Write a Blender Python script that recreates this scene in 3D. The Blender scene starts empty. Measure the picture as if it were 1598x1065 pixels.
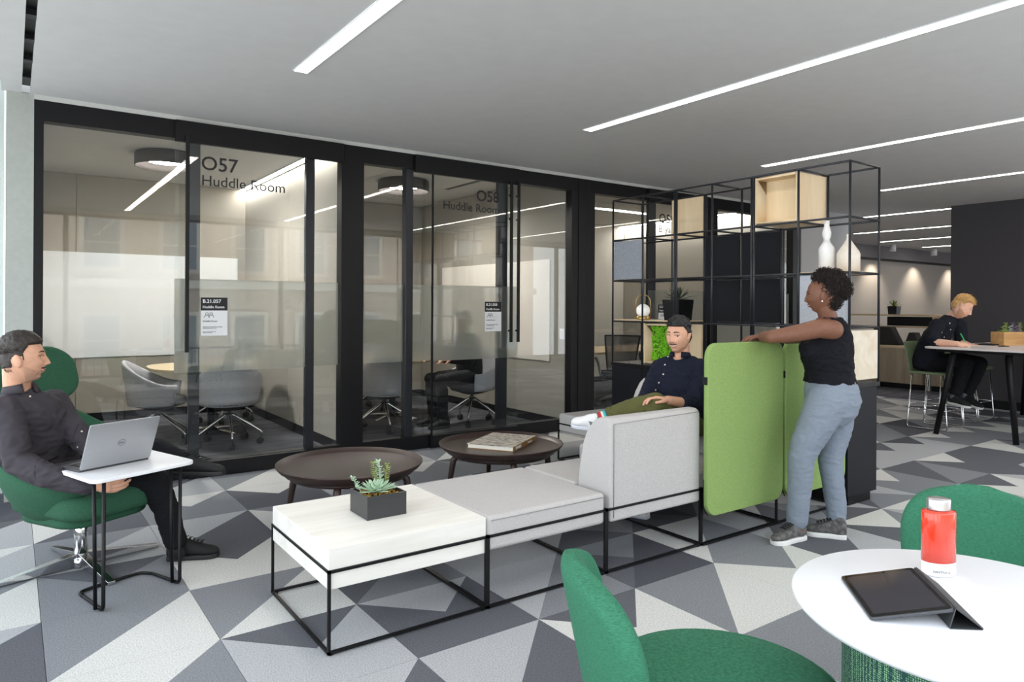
import bpy, bmesh, math, random
from math import sin, cos, pi, radians, sqrt, atan2
from mathutils import Vector, Matrix, Euler, noise
import numpy as np
random.seed(7)
R = radians
SC = bpy.context.scene
COL = SC.collection

# ------------------------------------------------------------------ camera, world, exposure
CAMH = 1.40
AZ = math.atan((799 - 17) / 1094.0)
cam_d = bpy.data.cameras.new('camera'); cam = bpy.data.objects.new('camera', cam_d); COL.objects.link(cam)
cam_d.sensor_width = 36.0; cam_d.sensor_fit = 'HORIZONTAL'
cam_d.lens = 36.0 * 1094.0 / 1598.0
cam_d.shift_y = -54.5 / 1598.0
cam_d.clip_start = 0.02; cam_d.clip_end = 200
cam.location = (0, 0, CAMH)
_f = Vector((sin(AZ), cos(AZ), 0)); _r = Vector((cos(AZ), -sin(AZ), 0)); _u = Vector((0, 0, 1))
_a = R(0.3)
_r2 = _r * cos(_a) + _u * sin(_a); _u2 = _u * cos(_a) - _r * sin(_a)
cam.rotation_euler = Matrix((_r2, _u2, -_f)).transposed().to_euler()
SC.camera = cam
SC.view_settings.view_transform = 'Standard'; SC.view_settings.look = 'None'
SC.view_settings.exposure = 0.0; SC.view_settings.gamma = 1.0; SC.view_settings.use_curve_mapping = False
SC.cycles.max_bounces = 7; SC.cycles.diffuse_bounces = 4; SC.cycles.glossy_bounces = 3
SC.cycles.transmission_bounces = 6; SC.cycles.transparent_max_bounces = 12
SC.cycles.caustics_reflective = False; SC.cycles.caustics_refractive = False
SC.cycles.use_denoising = True
SC.cycles.sample_clamp_indirect = 6.0
W = bpy.data.worlds.new('world'); SC.world = W; W.use_nodes = True
wn = W.node_tree.nodes; wl = W.node_tree.links
for n in list(wn): wn.remove(n)
wo = wn.new('ShaderNodeOutputWorld'); wb = wn.new('ShaderNodeBackground')
wt = wn.new('ShaderNodeTexCoord'); wsx = wn.new('ShaderNodeSeparateXYZ'); wr = wn.new('ShaderNodeValToRGB')
wl.new(wt.outputs['Generated'], wsx.inputs[0]); wl.new(wsx.outputs['Z'], wr.inputs[0])
wr.color_ramp.elements[0].position = 0.0; wr.color_ramp.elements[0].color = (0.93, 0.96, 1.0, 1)
wr.color_ramp.elements[1].position = 0.9; wr.color_ramp.elements[1].color = (0.80, 0.89, 1.0, 1)
wl.new(wr.outputs[0], wb.inputs[0]); wb.inputs[1].default_value = 4.3
wl.new(wb.outputs[0], wo.inputs[0])

def area(name, loc, rot, sx, sy, power, color=(1, 1, 1), spread=180):
    l = bpy.data.lights.new(name, 'AREA'); l.shape = 'RECTANGLE'; l.size = sx; l.size_y = sy
    l.energy = power; l.color = color; l.spread = R(spread); l.cycles.is_portal = power == 0
    o = bpy.data.objects.new(name, l); COL.objects.link(o); o.location = loc; o.rotation_euler = rot
    return o
# daylight entering through the window openings (south and west), just outside the panes
area('daylight_south', (4.4, -0.85, 1.62), (R(90), 0, R(0)), 11.0, 2.3, 0, (0.93, 0.97, 1.0))
area('daylight_west', (-1.3, 3.3, 1.62), (R(90), 0, R(-90)), 5.8, 2.3, 0, (0.90, 0.96, 1.0))

# ------------------------------------------------------------------ materials
def s2l(c):
    return tuple((x / 12.92 if x <= 0.04045 else ((x + 0.055) / 1.055) ** 2.4) for x in c)
def rgb(r, g, b): return s2l((r / 255, g / 255, b / 255))
MATS = {}
def mat(name, col, rough=0.6, metal=0.0, nscale=0, namt=0.0, bump=0.0, bscale=None, stretch=None, spec=0.5, col2=None, detail=3, coat=0.0, sheen=0.0, emit=None, es=0.0):
    m = bpy.data.materials.new(name); m.use_nodes = True
    nt = m.node_tree; b = nt.nodes['Principled BSDF']
    b.inputs['Base Color'].default_value = (*col, 1); b.inputs['Roughness'].default_value = rough
    b.inputs['Metallic'].default_value = metal; b.inputs['Specular IOR Level'].default_value = spec
    b.inputs['Coat Weight'].default_value = coat
    if sheen: b.inputs['Sheen Weight'].default_value = sheen
    if emit: b.inputs['Emission Color'].default_value = (*emit, 1); b.inputs['Emission Strength'].default_value = es
    if nscale or bump:
        tc = nt.nodes.new('ShaderNodeTexCoord'); mp = nt.nodes.new('ShaderNodeMapping')
        nt.links.new(tc.outputs['Object'], mp.inputs[0])
        if stretch: mp.inputs['Scale'].default_value = stretch
    if nscale:
        nz = nt.nodes.new('ShaderNodeTexNoise'); nz.inputs['Scale'].default_value = nscale; nz.inputs['Detail'].default_value = detail
        nt.links.new(mp.outputs[0], nz.inputs['Vector'])
        rp = nt.nodes.new('ShaderNodeValToRGB')
        c2 = col2 if col2 else tuple(x * (1 - namt) for x in col)
        c1 = col if col2 else tuple(min(1, x * (1 + namt)) for x in col)
        rp.color_ramp.elements[0].position = 0.36; rp.color_ramp.elements[1].position = 0.64
        rp.color_ramp.elements[0].color = (*c2, 1); rp.color_ramp.elements[1].color = (*c1, 1)
        nt.links.new(nz.outputs['Fac'], rp.inputs[0]); nt.links.new(rp.outputs[0], b.inputs['Base Color'])
    if bump:
        nb = nt.nodes.new('ShaderNodeTexNoise'); nb.inputs['Scale'].default_value = bscale or nscale; nb.inputs['Detail'].default_value = 4
        nt.links.new(mp.outputs[0], nb.inputs['Vector'])
        bp = nt.nodes.new('ShaderNodeBump'); bp.inputs['Strength'].default_value = bump; bp.inputs['Distance'].default_value = 0.004
        nt.links.new(nb.outputs['Fac'], bp.inputs['Height']); nt.links.new(bp.outputs[0], b.inputs['Normal'])
    MATS[name] = m
    return m
def emat(name, col, s):
    m = bpy.data.materials.new(name); m.use_nodes = True; nt = m.node_tree
    for n in list(nt.nodes): nt.nodes.remove(n)
    o = nt.nodes.new('ShaderNodeOutputMaterial'); e = nt.nodes.new('ShaderNodeEmission')
    e.inputs[0].default_value = (*col, 1); e.inputs[1].default_value = s; nt.links.new(e.outputs[0], o.inputs[0]); return m
def glassmat(name, tint=(0.975, 0.985, 0.98), refl=1.0, frost=False):
    # thin pane: transparent plus fresnel mirror; the frosted film is a rough translucent sheet
    m = bpy.data.materials.new(name); m.use_nodes = True; nt = m.node_tree
    for n in list(nt.nodes): nt.nodes.remove(n)
    o = nt.nodes.new('ShaderNodeOutputMaterial')
    if frost:
        a = nt.nodes.new('ShaderNodeBsdfRefraction'); a.inputs['Color'].default_value = (0.93, 0.94, 0.92, 1)
        a.inputs['IOR'].default_value = 1.16; a.inputs['Roughness'].default_value = 0.36
        d = nt.nodes.new('ShaderNodeBsdfDiffuse'); d.inputs[0].default_value = (0.72, 0.73, 0.70, 1)
        t = nt.nodes.new('ShaderNodeBsdfTranslucent'); t.inputs[0].default_value = (0.72, 0.73, 0.70, 1)
        m1 = nt.nodes.new('ShaderNodeMixShader'); m1.inputs[0].default_value = 0.6
        nt.links.new(d.outputs[0], m1.inputs[1]); nt.links.new(t.outputs[0], m1.inputs[2])
        m2 = nt.nodes.new('ShaderNodeMixShader'); m2.inputs[0].default_value = 0.34
        nt.links.new(a.outputs[0], m2.inputs[1]); nt.links.new(m1.outputs[0], m2.inputs[2])
        nt.links.new(m2.outputs[0], o.inputs[0])
    else:
        t = nt.nodes.new('ShaderNodeBsdfTransparent'); t.inputs[0].default_value = (*tint, 1)
        g = nt.nodes.new('ShaderNodeBsdfGlossy'); g.inputs['Roughness'].default_value = 0.0; g.inputs['Color'].default_value = (refl, refl, refl, 1)
        lw = nt.nodes.new('ShaderNodeLayerWeight'); lw.inputs[0].default_value = 0.5
        pw = nt.nodes.new('ShaderNodeMath'); pw.operation = 'POWER'; pw.inputs[1].default_value = 5.0
        f = nt.nodes.new('ShaderNodeMath'); f.operation = 'MULTIPLY_ADD'; f.inputs[1].default_value = 0.96; f.inputs[2].default_value = 0.04
        nt.links.new(lw.outputs['Facing'], pw.inputs[0]); nt.links.new(pw.outputs[0], f.inputs[0])
        mx = nt.nodes.new('ShaderNodeMixShader')
        nt.links.new(f.outputs[0], mx.inputs[0]); nt.links.new(t.outputs[0], mx.inputs[1]); nt.links.new(g.outputs[0], mx.inputs[2])
        nt.links.new(mx.outputs[0], o.inputs[0])
    return m
def woodmat(name, c1, c2, scale=6, axis='X', rough=0.5, contrast=0.5, bump=0.0):
    m = bpy.data.materials.new(name); m.use_nodes = True; nt = m.node_tree; b = nt.nodes['Principled BSDF']
    tc = nt.nodes.new('ShaderNodeTexCoord'); mp = nt.nodes.new('ShaderNodeMapping')
    st = {'X': (0.12, 1, 1), 'Y': (1, 0.12, 1), 'Z': (1, 1, 0.12)}[axis]
    mp.inputs['Scale'].default_value = tuple(s * scale for s in st)
    nt.links.new(tc.outputs['Object'], mp.inputs[0])
    n1 = nt.nodes.new('ShaderNodeTexNoise'); n1.inputs['Scale'].default_value = 3; n1.inputs['Detail'].default_value = 8; n1.inputs['Distortion'].default_value = 0.6
    nt.links.new(mp.outputs[0], n1.inputs['Vector'])
    rp = nt.nodes.new('ShaderNodeValToRGB'); w = 0.5 - 0.25 * contrast
    rp.color_ramp.elements[0].position = 0.3; rp.color_ramp.elements[1].position = 0.7
    rp.color_ramp.elements[0].color = (*c1, 1); rp.color_ramp.elements[1].color = (*c2, 1)
    nt.links.new(n1.outputs['Fac'], rp.inputs[0]); nt.links.new(rp.outputs[0], b.inputs['Base Color'])
    b.inputs['Roughness'].default_value = rough
    return m

M_black = mat('black_metal', rgb(18, 18, 21), 0.42, 0.0, spec=0.3)
M_bluegrey = mat('black_anodised', rgb(44, 46, 52), 0.35, 0.3)
M_brushed = mat('brushed_steel', (0.62, 0.62, 0.63), 0.32, 1.0)
M_chrome = mat('chrome', (0.75, 0.75, 0.76), 0.12, 1.0)
M_wallpaint = mat('wall_paint', rgb(205, 207, 203), 0.85, nscale=60, namt=0.02)
M_ceil = mat('ceiling_paint', rgb(205, 205, 204), 0.9, nscale=8, namt=0.015)
M_taupe = mat('taupe_fabric_wall', rgb(158, 153, 143), 0.95, nscale=260, namt=0.10, bump=0.2, bscale=300)
M_taupe2 = mat('taupe_fabric_wall_pale', rgb(182, 178, 168), 0.95, nscale=260, namt=0.08, bump=0.2, bscale=300)
M_white = mat('white_board', rgb(232, 236, 238), 0.12, spec=0.6)
M_greyd = mat('grey_drywall', rgb(205, 205, 206), 0.9)
M_darkwall = mat('charcoal_wall', rgb(68, 66, 70), 0.8, nscale=120, namt=0.06)
M_glass = glassmat('clear_glass')
M_frost = glassmat('frosted_film', frost=True)
M_light = emat('led_diffuser', (1.0, 0.93, 0.84), 16.5)
M_lightsoft = emat('lamp_disc', (1.0, 0.96, 0.91), 165.0)
M_slot = mat('slot_black', rgb(18, 18, 19), 0.4)
M_print = mat('sign_ink', rgb(28, 28, 30), 0.6)
M_paper = mat('sign_white', rgb(238, 240, 243), 0.5)
M_carpd = mat('dark_carpet', rgb(80, 81, 88), 0.97, nscale=7, namt=0.42, bump=0.5, bscale=220, stretch=(0.25, 2.2, 1), detail=8)
M_floorbase = mat('floor_backing', rgb(70, 70, 72), 0.95)

# ------------------------------------------------------------------ mesh builder
class MB:
    def __init__(s): s.v = []; s.f = []; s.m = []; s.sm = []
    def add(s, vs, fs, mi=0, smooth=False):
        o = len(s.v); s.v += [tuple(v) for v in vs]
        for f in fs: s.f.append([i + o for i in f]); s.m.append(mi); s.sm.append(smooth)
        return s
    def box(s, a, b, mi=0):
        x0, y0, z0 = a; x1, y1, z1 = b
        x0, x1 = min(x0, x1), max(x0, x1); y0, y1 = min(y0, y1), max(y0, y1); z0, z1 = min(z0, z1), max(z0, z1)
        return s.add([(x0,y0,z0),(x1,y0,z0),(x1,y1,z0),(x0,y1,z0),(x0,y0,z1),(x1,y0,z1),(x1,y1,z1),(x0,y1,z1)],
                     [(0,3,2,1),(4,5,6,7),(0,1,5,4),(1,2,6,5),(2,3,7,6),(3,0,4,7)], mi)
    def cyl(s, p0, p1, r0, r1=None, n=12, mi=0, caps=True, smooth=True):
        r1 = r0 if r1 is None else r1
        p0 = Vector(p0); p1 = Vector(p1); d = (p1 - p0).normalized()
        a = d.orthogonal().normalized(); b = d.cross(a)
        vs = [p0 + (a * cos(2*pi*i/n) + b * sin(2*pi*i/n)) * r0 for i in range(n)] + [p1 + (a * cos(2*pi*i/n) + b * sin(2*pi*i/n)) * r1 for i in range(n)]
        s.add(vs, [(i, (i+1) % n, n + (i+1) % n, n + i) for i in range(n)], mi, smooth)
        if caps: s.add(vs, [list(range(n))[::-1], list(range(n, 2*n))], mi)
        return s
    def tube(s, pts, r, n=8, mi=0, closed=False, caps=True):
        pts = [Vector(p) for p in pts]; N = len(pts)
        rs = r if isinstance(r, (list, tuple)) else [r] * N
        ring = []; prev = None
        for i, p in enumerate(pts):
            if closed: d = (pts[(i+1) % N] - pts[i-1]).normalized()
            elif i == 0: d = (pts[1] - p).normalized()
            elif i == N-1: d = (p - pts[-2]).normalized()
            else: d = ((pts[i+1] - p).normalized() + (p - pts[i-1]).normalized()).normalized()
            a = d.orthogonal().normalized() if prev is None else (prev - d * prev.dot(d)).normalized()
            prev = a; b = d.cross(a)
            ring.append([p + (a * cos(2*pi*k/n) + b * sin(2*pi*k/n)) * rs[i] for k in range(n)])
        vs = [v for q in ring for v in q]; fs = []
        for i in range(N if closed else N-1):
            j = (i+1) % N
            for k in range(n): fs.append((i*n+k, i*n+(k+1) % n, j*n+(k+1) % n, j*n+k))
        s.add(vs, fs, mi, True)
        if caps and not closed: s.add(vs, [list(range(n))[::-1], [(N-1)*n + k for k in range(n)]], mi)
        return s
    def lathe(s, prof, c=(0,0,0), n=32, mi=0, sx=1, sy=1, smooth=True):
        vs = []; fs = []; N = len(prof)
        for r, z in prof:
            for k in range(n): vs.append((c[0] + r*cos(2*pi*k/n)*sx, c[1] + r*sin(2*pi*k/n)*sy, c[2] + z))
        for i in range(N-1):
            for k in range(n): fs.append((i*n+k, i*n+(k+1) % n, (i+1)*n+(k+1) % n, (i+1)*n+k))
        s.add(vs, fs, mi, smooth)
        s.add(vs, [[k for k in range(n)][::-1]] if prof[0][0] > 1e-5 else [], mi)
        s.add(vs, [[(N-1)*n + k for k in range(n)]] if prof[-1][0] > 1e-5 else [], mi)
        return s
    def prism(s, poly, z0, z1, mi=0):
        n = len(poly); vs = [(x, y, z0) for x, y in poly] + [(x, y, z1) for x, y in poly]
        return s.add(vs, [list(range(n))[::-1], list(range(n, 2*n))] + [(i, (i+1) % n, n + (i+1) % n, n + i) for i in range(n)], mi)
    def extr(s, poly, fn, t0, t1, mi=0, smooth=False):   # poly of 2D points mapped by fn(u,v,t)
        n = len(poly); vs = [fn(u, v, t0) for u, v in poly] + [fn(u, v, t1) for u, v in poly]
        s.add(vs, [list(range(n))[::-1], list(range(n, 2*n))], mi)
        return s.add(vs, [(i, (i+1) % n, n + (i+1) % n, n + i) for i in range(n)], mi, smooth)
    def sphere(s, c, r, n=16, m=10, mi=0, sx=1, sy=1, sz=1):
        vs = []; fs = []
        for i in range(m+1):
            t = pi*i/m
            for k in range(n): vs.append((c[0] + r*sx*sin(t)*cos(2*pi*k/n), c[1] + r*sy*sin(t)*sin(2*pi*k/n), c[2] + r*sz*cos(t)))
        for i in range(m):
            for k in range(n): fs.append((i*n+k, (i+1)*n+k, (i+1)*n+(k+1) % n, i*n+(k+1) % n))
        return s.add(vs, fs, mi, True)
    def build(s, name, mats, parent=None, bevel=0, seg=2, loc=None, rot=None, sub=0, fix=True, merge=False):
        me = bpy.data.meshes.new(name)
        me.from_pydata(s.v, [], s.f)
        mats = mats if isinstance(mats, (list, tuple)) else [mats]
        for m in mats: me.materials.append(m)
        me.polygons.foreach_set('material_index', s.m); me.polygons.foreach_set('use_smooth', s.sm)
        if fix or merge:
            bm = bmesh.new(); bm.from_mesh(me)
            bmesh.ops.remove_doubles(bm, verts=bm.verts, dist=1e-6)
            bmesh.ops.recalc_face_normals(bm, faces=bm.faces); bm.to_mesh(me); bm.free()
        me.update()
        o = bpy.data.objects.new(name, me); COL.objects.link(o)
        if parent: o.parent = parent
        if loc: o.location = loc
        if rot: o.rotation_euler = rot
        if bevel:
            md = o.modifiers.new('bevel', 'BEVEL'); md.width = bevel; md.segments = seg; md.limit_method = 'ANGLE'; md.angle_limit = R(40)
            md.harden_normals = False
            for p in me.polygons: p.use_smooth = True
            wn_ = o.modifiers.new('wn', 'WEIGHTED_NORMAL'); wn_.keep_sharp = True
        if sub:
            md = o.modifiers.new('sub', 'SUBSURF'); md.levels = sub; md.render_levels = sub
            for p in me.polygons: p.use_smooth = True
        return o
def empty(name, loc=(0,0,0), rz=0, label=None, cat=None, group=None):
    o = bpy.data.objects.new(name, None); COL.objects.link(o); o.location = loc; o.rotation_euler = (0, 0, rz)
    o.empty_display_size = 0.1
    return tag(o, label, cat, group)
def tag(o, label=None, cat=None, group=None, kind=None):
    if label: o['label'] = label
    if cat: o['category'] = cat
    if group: o['group'] = group
    if kind: o['kind'] = kind
    return o
def struct(o): o['kind'] = 'structure'; return o
def kids(o): return [c for c in bpy.data.objects if c.parent == o]
def copy_tree(o, parent=None):
    c = o.copy(); COL.objects.link(c)
    if parent: c.parent = parent
    for ch in kids(o): copy_tree(ch, c)
    return c
def rrect(x0, y0, x1, y1, r, n=6):
    pts = []
    for cx, cy, a0 in ((x1-r, y0+r, -90), (x1-r, y1-r, 0), (x0+r, y1-r, 90), (x0+r, y0+r, 180)):
        for k in range(n+1):
            a = R(a0 + 90*k/n); pts.append((cx + r*cos(a), cy + r*sin(a)))
    return pts
def arc(c, r, a0, a1, n, plane='XZ'):
    out = []
    for k in range(n+1):
        a = R(a0 + (a1-a0)*k/n)
        u, v = r*cos(a), r*sin(a)
        out.append({'XZ': (c[0]+u, c[1], c[2]+v), 'YZ': (c[0], c[1]+u, c[2]+v), 'XY': (c[0]+u, c[1]+v, c[2])}[plane])
    return out
def round_path(pts, r, n=5, closed=False):
    pts = [Vector(p) for p in pts]; N = len(pts); out = []
    for i, p in enumerate(pts):
        if not closed and i in (0, N-1): out.append(p); continue
        a = (pts[i-1] - p); b = (pts[(i+1) % N] - p)
        t = min(r, a.length*0.49, b.length*0.49)
        pa = p + a.normalized()*t; pb = p + b.normalized()*t
        for k in range(n+1):
            u = k/n; out.append(pa*(1-u)**2 + p*2*u*(1-u) + pb*u*u)
    return out
def text(name, body, loc, size, rot, m, parent=None, align='LEFT', ext=0.0006, spacing=1.0, offset=0.0):
    c = bpy.data.curves.new(name, 'FONT'); c.body = body; c.size = size; c.extrude = ext; c.align_x = align; c.space_character = spacing; c.offset = offset
    c.materials.append(m); c.resolution_u = 3
    t = bpy.data.objects.new('tmp', c); COL.objects.link(t)
    dg = bpy.context.evaluated_depsgraph_get(); dg.update()
    me = bpy.data.meshes.new_from_object(t.evaluated_get(dg)); bpy.data.objects.remove(t)
    if not me.materials: me.materials.append(m)
    o = bpy.data.objects.new(name, me); COL.objects.link(o); o.location = loc; o.rotation_euler = rot
    if parent: o.parent = parent
    return o
# ------------------------------------------------------------------ floor of carpet tiles
X0L, PX, Y0L, PY = 0.7176, 0.604, 2.475, 0.614
SH = {'W': rgb(206, 205, 202), 'L': rgb(172, 173, 176), 'M': rgb(131, 133, 138), 'D': rgb(98, 99, 105), 'K': rgb(82, 83, 90)}
CM = {k: mat('carpet_' + {'W': 'white', 'L': 'light_grey', 'M': 'mid_grey', 'D': 'dark_grey', 'K': 'charcoal'}[k], c, 0.97, nscale=170, namt=0.20, bump=0.5, bscale=230, spec=0.15) for k, c in SH.items()}
fb = MB(); fb.box((-2.0, -1.0, -0.12), (11.2, 6.16, -0.006))
floor = struct(fb.build('floor', M_floorbase))
fd = MB(); fd.box((11.2, -1.0, -0.12), (26, 10.0, -0.001)); struct(fd.build('floor_back', M_carpd))
fd = MB(); fd.box((-2.0, 6.16, -0.12), (11.2, 10.0, -0.001)); struct(fd.build('floor_rooms', M_carpd))
T = {(0,0):'LLDL',(-1,1):'WWMM',(-1,0):'MMWW',(0,-1):'MDLL',(1,-1):'DDLL',(2,-1):'WWDW',(3,-1):'WWMM',(4,-1):'WWMW',(5,-1):'LLDD',
     (6,-1):'MMWD',(1,0):'DDLD',(2,0):'MMLL',(3,0):'KKMD',(4,0):'MMWW',(5,0):'DDLL',(6,0):'DLLM',(0,1):'WWMM',(1,1):'MMDD',(2,1):'LLLL',
     (3,1):'DMLL',(4,1):'DKDM',(-1,2):'MMDM',(-2,2):'WWMW',(-2,1):'DDLM',(0,2):'WWDW',(1,2):'DDLM',(0,3):'DDLL',(0,4):'MMWM',(1,4):'DDWD',
     (1,3):'LLMW',(1,5):'WWMM',(0,5):'LLDM',(3,4):'MMWM',(4,5):'WWMM',(4,4):'MMDM',(9,0):'MMDD',(8,0):'MMWM',(10,0):'DDWD',(11,0):'DDDD',
     (12,0):'MMWW',(10,1):'LLDL',(11,1):'LLKL',(12,1):'MMWM',(7,-1):'LDWL',(7,0):'MLWD',(6,1):'LLWL',(5,1):'MMDD',(2,4):'MMLL',(2,3):'LLMM',(3,3):'DDLL',
     (-2,0):'DDMM',(-2,3):'LLWW',(-1,3):'LLMM',(-1,4):'DDWW',(5,4):'LLDL',(6,4):'MMLL',(2,5):'MMLL',(3,5):'LLDM'}
rt = random.Random(11)
pairs = [('W','M'),('L','D'),('M','W'),('D','M'),('M','K'),('L','M'),('D','L'),('W','D'),('K','L'),('L','W')]
for j in range(-6, 6):
    for i in range(-3, 18):
        x0 = X0L + PX*i; x1 = x0 + PX; y0 = Y0L + PY*j; y1 = y0 + PY
        if y1 <= -0.6: continue
        x1 = min(x1, 11.2); y1c = min(y1, 6.16); xc = x0 + PX/2; yc = y0 + PY/2
        if (i, j) in T: q = T[(i, j)]
        else:
            a, b = rt.choice(pairs); k = rt.random()
            q = a*2 + b*2 if k < 0.45 else (a*2 + b + a if k < 0.9 else a*4)
        keys = []
        for ch in q:
            if ch not in keys: keys.append(ch)
        m_ = MB(); e = 0.0012; h = -0.006
        c = (xc, yc, 0); P = [(x0+e, y0+e, 0), (x1-e, y0+e, 0), (x1-e, y1-e, 0), (x0+e, y1-e, 0)]
        B = [(p[0], p[1], h) for p in P]
        if y1c < y1:   # tile cut by the glass wall: leave uncut below the sill
            pass
        for k in range(4):
            m_.add([P[k], P[(k+1) % 4], c], [(0, 1, 2)], keys.index(q[k]))
            m_.add([B[k], B[(k+1) % 4], P[(k+1) % 4], P[k]], [(0, 1, 2, 3)], keys.index(q[k]))
        m_.build('carpet_tile', [CM[k] for k in keys], floor)

# ------------------------------------------------------------------ ceiling
ZC = 2.90
cl = MB(); cl.box((0.105, -0.75, ZC), (26, 6.10, ZC+0.15)); cl.box((-0.045, -0.75, ZC), (0.055, 6.10, ZC+0.15)); cl.box((9.7, 6.10, ZC), (26, 8.75, ZC+0.15))
# slot floor above the air diffuser
struct(cl.build('ceiling', M_ceil))
sl = MB(); sl.box((0.055, -0.75, ZC+0.06), (0.105, 6.10, ZC+0.15))
slot = struct(sl.build('ceiling_slot', M_slot))
for k in range(16):
    y = 5.75 - k*0.42
    b_ = MB(); b_.box((0.055, y, ZC+0.025), (0.105, y+0.07, ZC+0.05)); b_.build('slot_vane', M_bluegrey, slot)
rc = MB(); rc.box((-1.3, -0.75, 3.05), (-0.045, 6.4, 3.2)); rc.box((-0.06, -0.75, ZC), (-0.045, 6.10, 3.05)); struct(rc.build('ceiling_recess', M_ceil))

# ceiling joint lines of the far ceiling
for k, (x, y0, y1) in enumerate([(1.505,-0.45,4.45),(3.98,-0.45,4.48),(6.48,-0.45,4.50),(9.01,-0.45,4.54),(11.45,0.2,6.12),(13.85,0.2,7.5),(16.0,0.5,8.1),(18.2,0.8,8.14)]):
    o = empty('linear_light', (x, (y0+y1)/2, ZC), 0, ['long white ceiling light strip above the lounge seating, nearest the glass rooms corner',
        'long white ceiling light strip crossing above the open shelf unit, second from the left','white ceiling light strip starting just above the top of the black shelf unit',
        'white ceiling light strip right of the shelf top, fourth from the left','thin far ceiling light strip meeting the charcoal wall, uppermost of those behind the shelf corner',
        'thin far ceiling light strip meeting the charcoal wall, second one down','thin far ceiling light strip meeting the charcoal wall, third one down','shortest and farthest ceiling light strip next to the charcoal wall'][k], 'ceiling light', 'linear ceiling lights')
    w = 0.0425; L = (y1-y0)/2
    b_ = MB(); b_.box((-w, -L, -0.004), (w, L, 0.002)); b_.build('diffuser', M_light, o)
    b_ = MB()
    for sx in (-1, 1): b_.box((sx*w, -L-0.006, -0.006), (sx*(w+0.006), L+0.006, 0.004))
    for sy in (-1, 1): b_.box((-w, sy*L, -0.006), (w, sy*(L+0.006), 0.004))
    b_.build('frame', M_paper, o)

# ------------------------------------------------------------------ outer walls, windows
GY = 6.08
def win_wall(name, axis, pos, a0, a1, n, thick=0.1):
    m_ = MB()
    def bx(u0, u1, z0, z1, d0=0, d1=thick, mi=0):
        if axis == 'Y': m_.box((u0, pos-d1, z0), (u1, pos-d0, z1), mi)
        else: m_.box((pos-d1, u0, z0), (pos-d0, u1, z1), mi)
    bx(a0, a1, -0.1, 0.22); bx(a0, a1, 2.82, 3.2)
    return m_, bx
m_, bx = win_wall('wall_south', 'Y', -0.6, -1.3, 26, 8); ws = struct(m_.build('wall_south', M_wallpaint))
m_, bx = win_wall('wall_west', 'X', -0.95, -0.7, 6.5, 8); ww = struct(m_.build('wall_west', M_wallpaint))
k = 0
for (axis, pos, u0, u1, step) in (('Y', -0.65, -0.95, 12.2, 1.64), ('X', -1.0, -0.6, 6.35, 1.39)):
    u = u0
    while u < u1 - 0.1:
        k += 1
        o = struct(empty('window_%d' % k, (0,0,0)))
        v = min(u + step, u1); fr = MB(); t = 0.035
        def fb_(a, b, z0, z1):
            if axis == 'Y': fr.box((a, pos-0.04, z0), (b, pos+0.04, z1))
            else: fr.box((pos-0.04, a, z0), (pos+0.04, b, z1))
        fb_(u, u+t, 0.22, 2.82); fb_(v-t, v, 0.22, 2.82); fb_(u+t, v-t, 0.22, 0.26); fb_(u+t, v-t, 2.78, 2.82)
        fr.build('window_frame', M_bluegrey, o)
        pn = MB()
        if axis == 'Y': pn.box((u+t, pos-0.004, 0.26), (v-t, pos+0.004, 2.78))
        else: pn.box((pos-0.004, u+t, 0.26), (pos+0.004, v-t, 2.78))
        pn.build('pane', M_glass, o)
        u = v
w_ = MB(); w_.box((12.2, -0.7, 0), (12.4, -0.6, 2.9)); w_.box((24, -0.7, 0), (24.2, 9, 2.9)); struct(w_.build('wall_east', M_greyd))
w_ = MB(); w_.box((-1.3, 6.38, -0.1), (-0.045, 6.5, 3.1)); struct(w_.build('wall_corner', mat('pale_corner_paint', rgb(214, 222, 219), 0.8)))
w_ = MB(); w_.box((-0.035, GY, 0), (0.129, GY+0.4, ZC)); struct(w_.build('wall_pier', mat('pier_paint', rgb(178, 183, 178), 0.8, nscale=30, namt=0.03)))
# facade across the street, seen only as a reflection in the glass fronts
M_brick = mat('facade_brick', rgb(186, 170, 158), 0.9, nscale=3, namt=0.15); M_stone = mat('facade_stone', rgb(214, 208, 198), 0.9); M_dwin = mat('facade_glass', rgb(120, 132, 140), 0.2)
fc = empty('street_building', (4, -14, 0), 0, 'pale brick building across the street reflected in the glass room fronts', 'building')
b_ = MB(); b_.box((-10, -1, -9), (16, 0, 5.2)); b_.build('wall', M_brick, fc)
b_ = MB()
for z in (-1.2, 2.1, 5.2): b_.box((-10, 0, z-0.15), (16, 0.25, z+0.12))
b_.build('cornice', M_stone, fc)
for ix in range(11):
    for z in (-0.6, 2.6):
        x = -9 + ix*2.3
        b_ = MB(); b_.box((x-0.15, 0, z-0.12), (x+1.15, 0.08, z+1.75)); w_ = b_.build('window_surround', M_stone, fc)
        b_ = MB(); b_.box((x, 0.05, z), (x+1.0, 0.10, z+0.78)); b_.box((x, 0.05, z+0.84), (x+1.0, 0.10, z+1.6)); b_.build('window', M_dwin, fc)
bal = MB()
for q in range(90): bal.box((-8+q*0.22, 0.25, -0.9), (-7.97+q*0.22, 0.28, -0.1))
bal.box((-8, 0.24, -0.12), (12, 0.3, -0.07)); bal.build('balcony_rail', M_black, fc)

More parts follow.
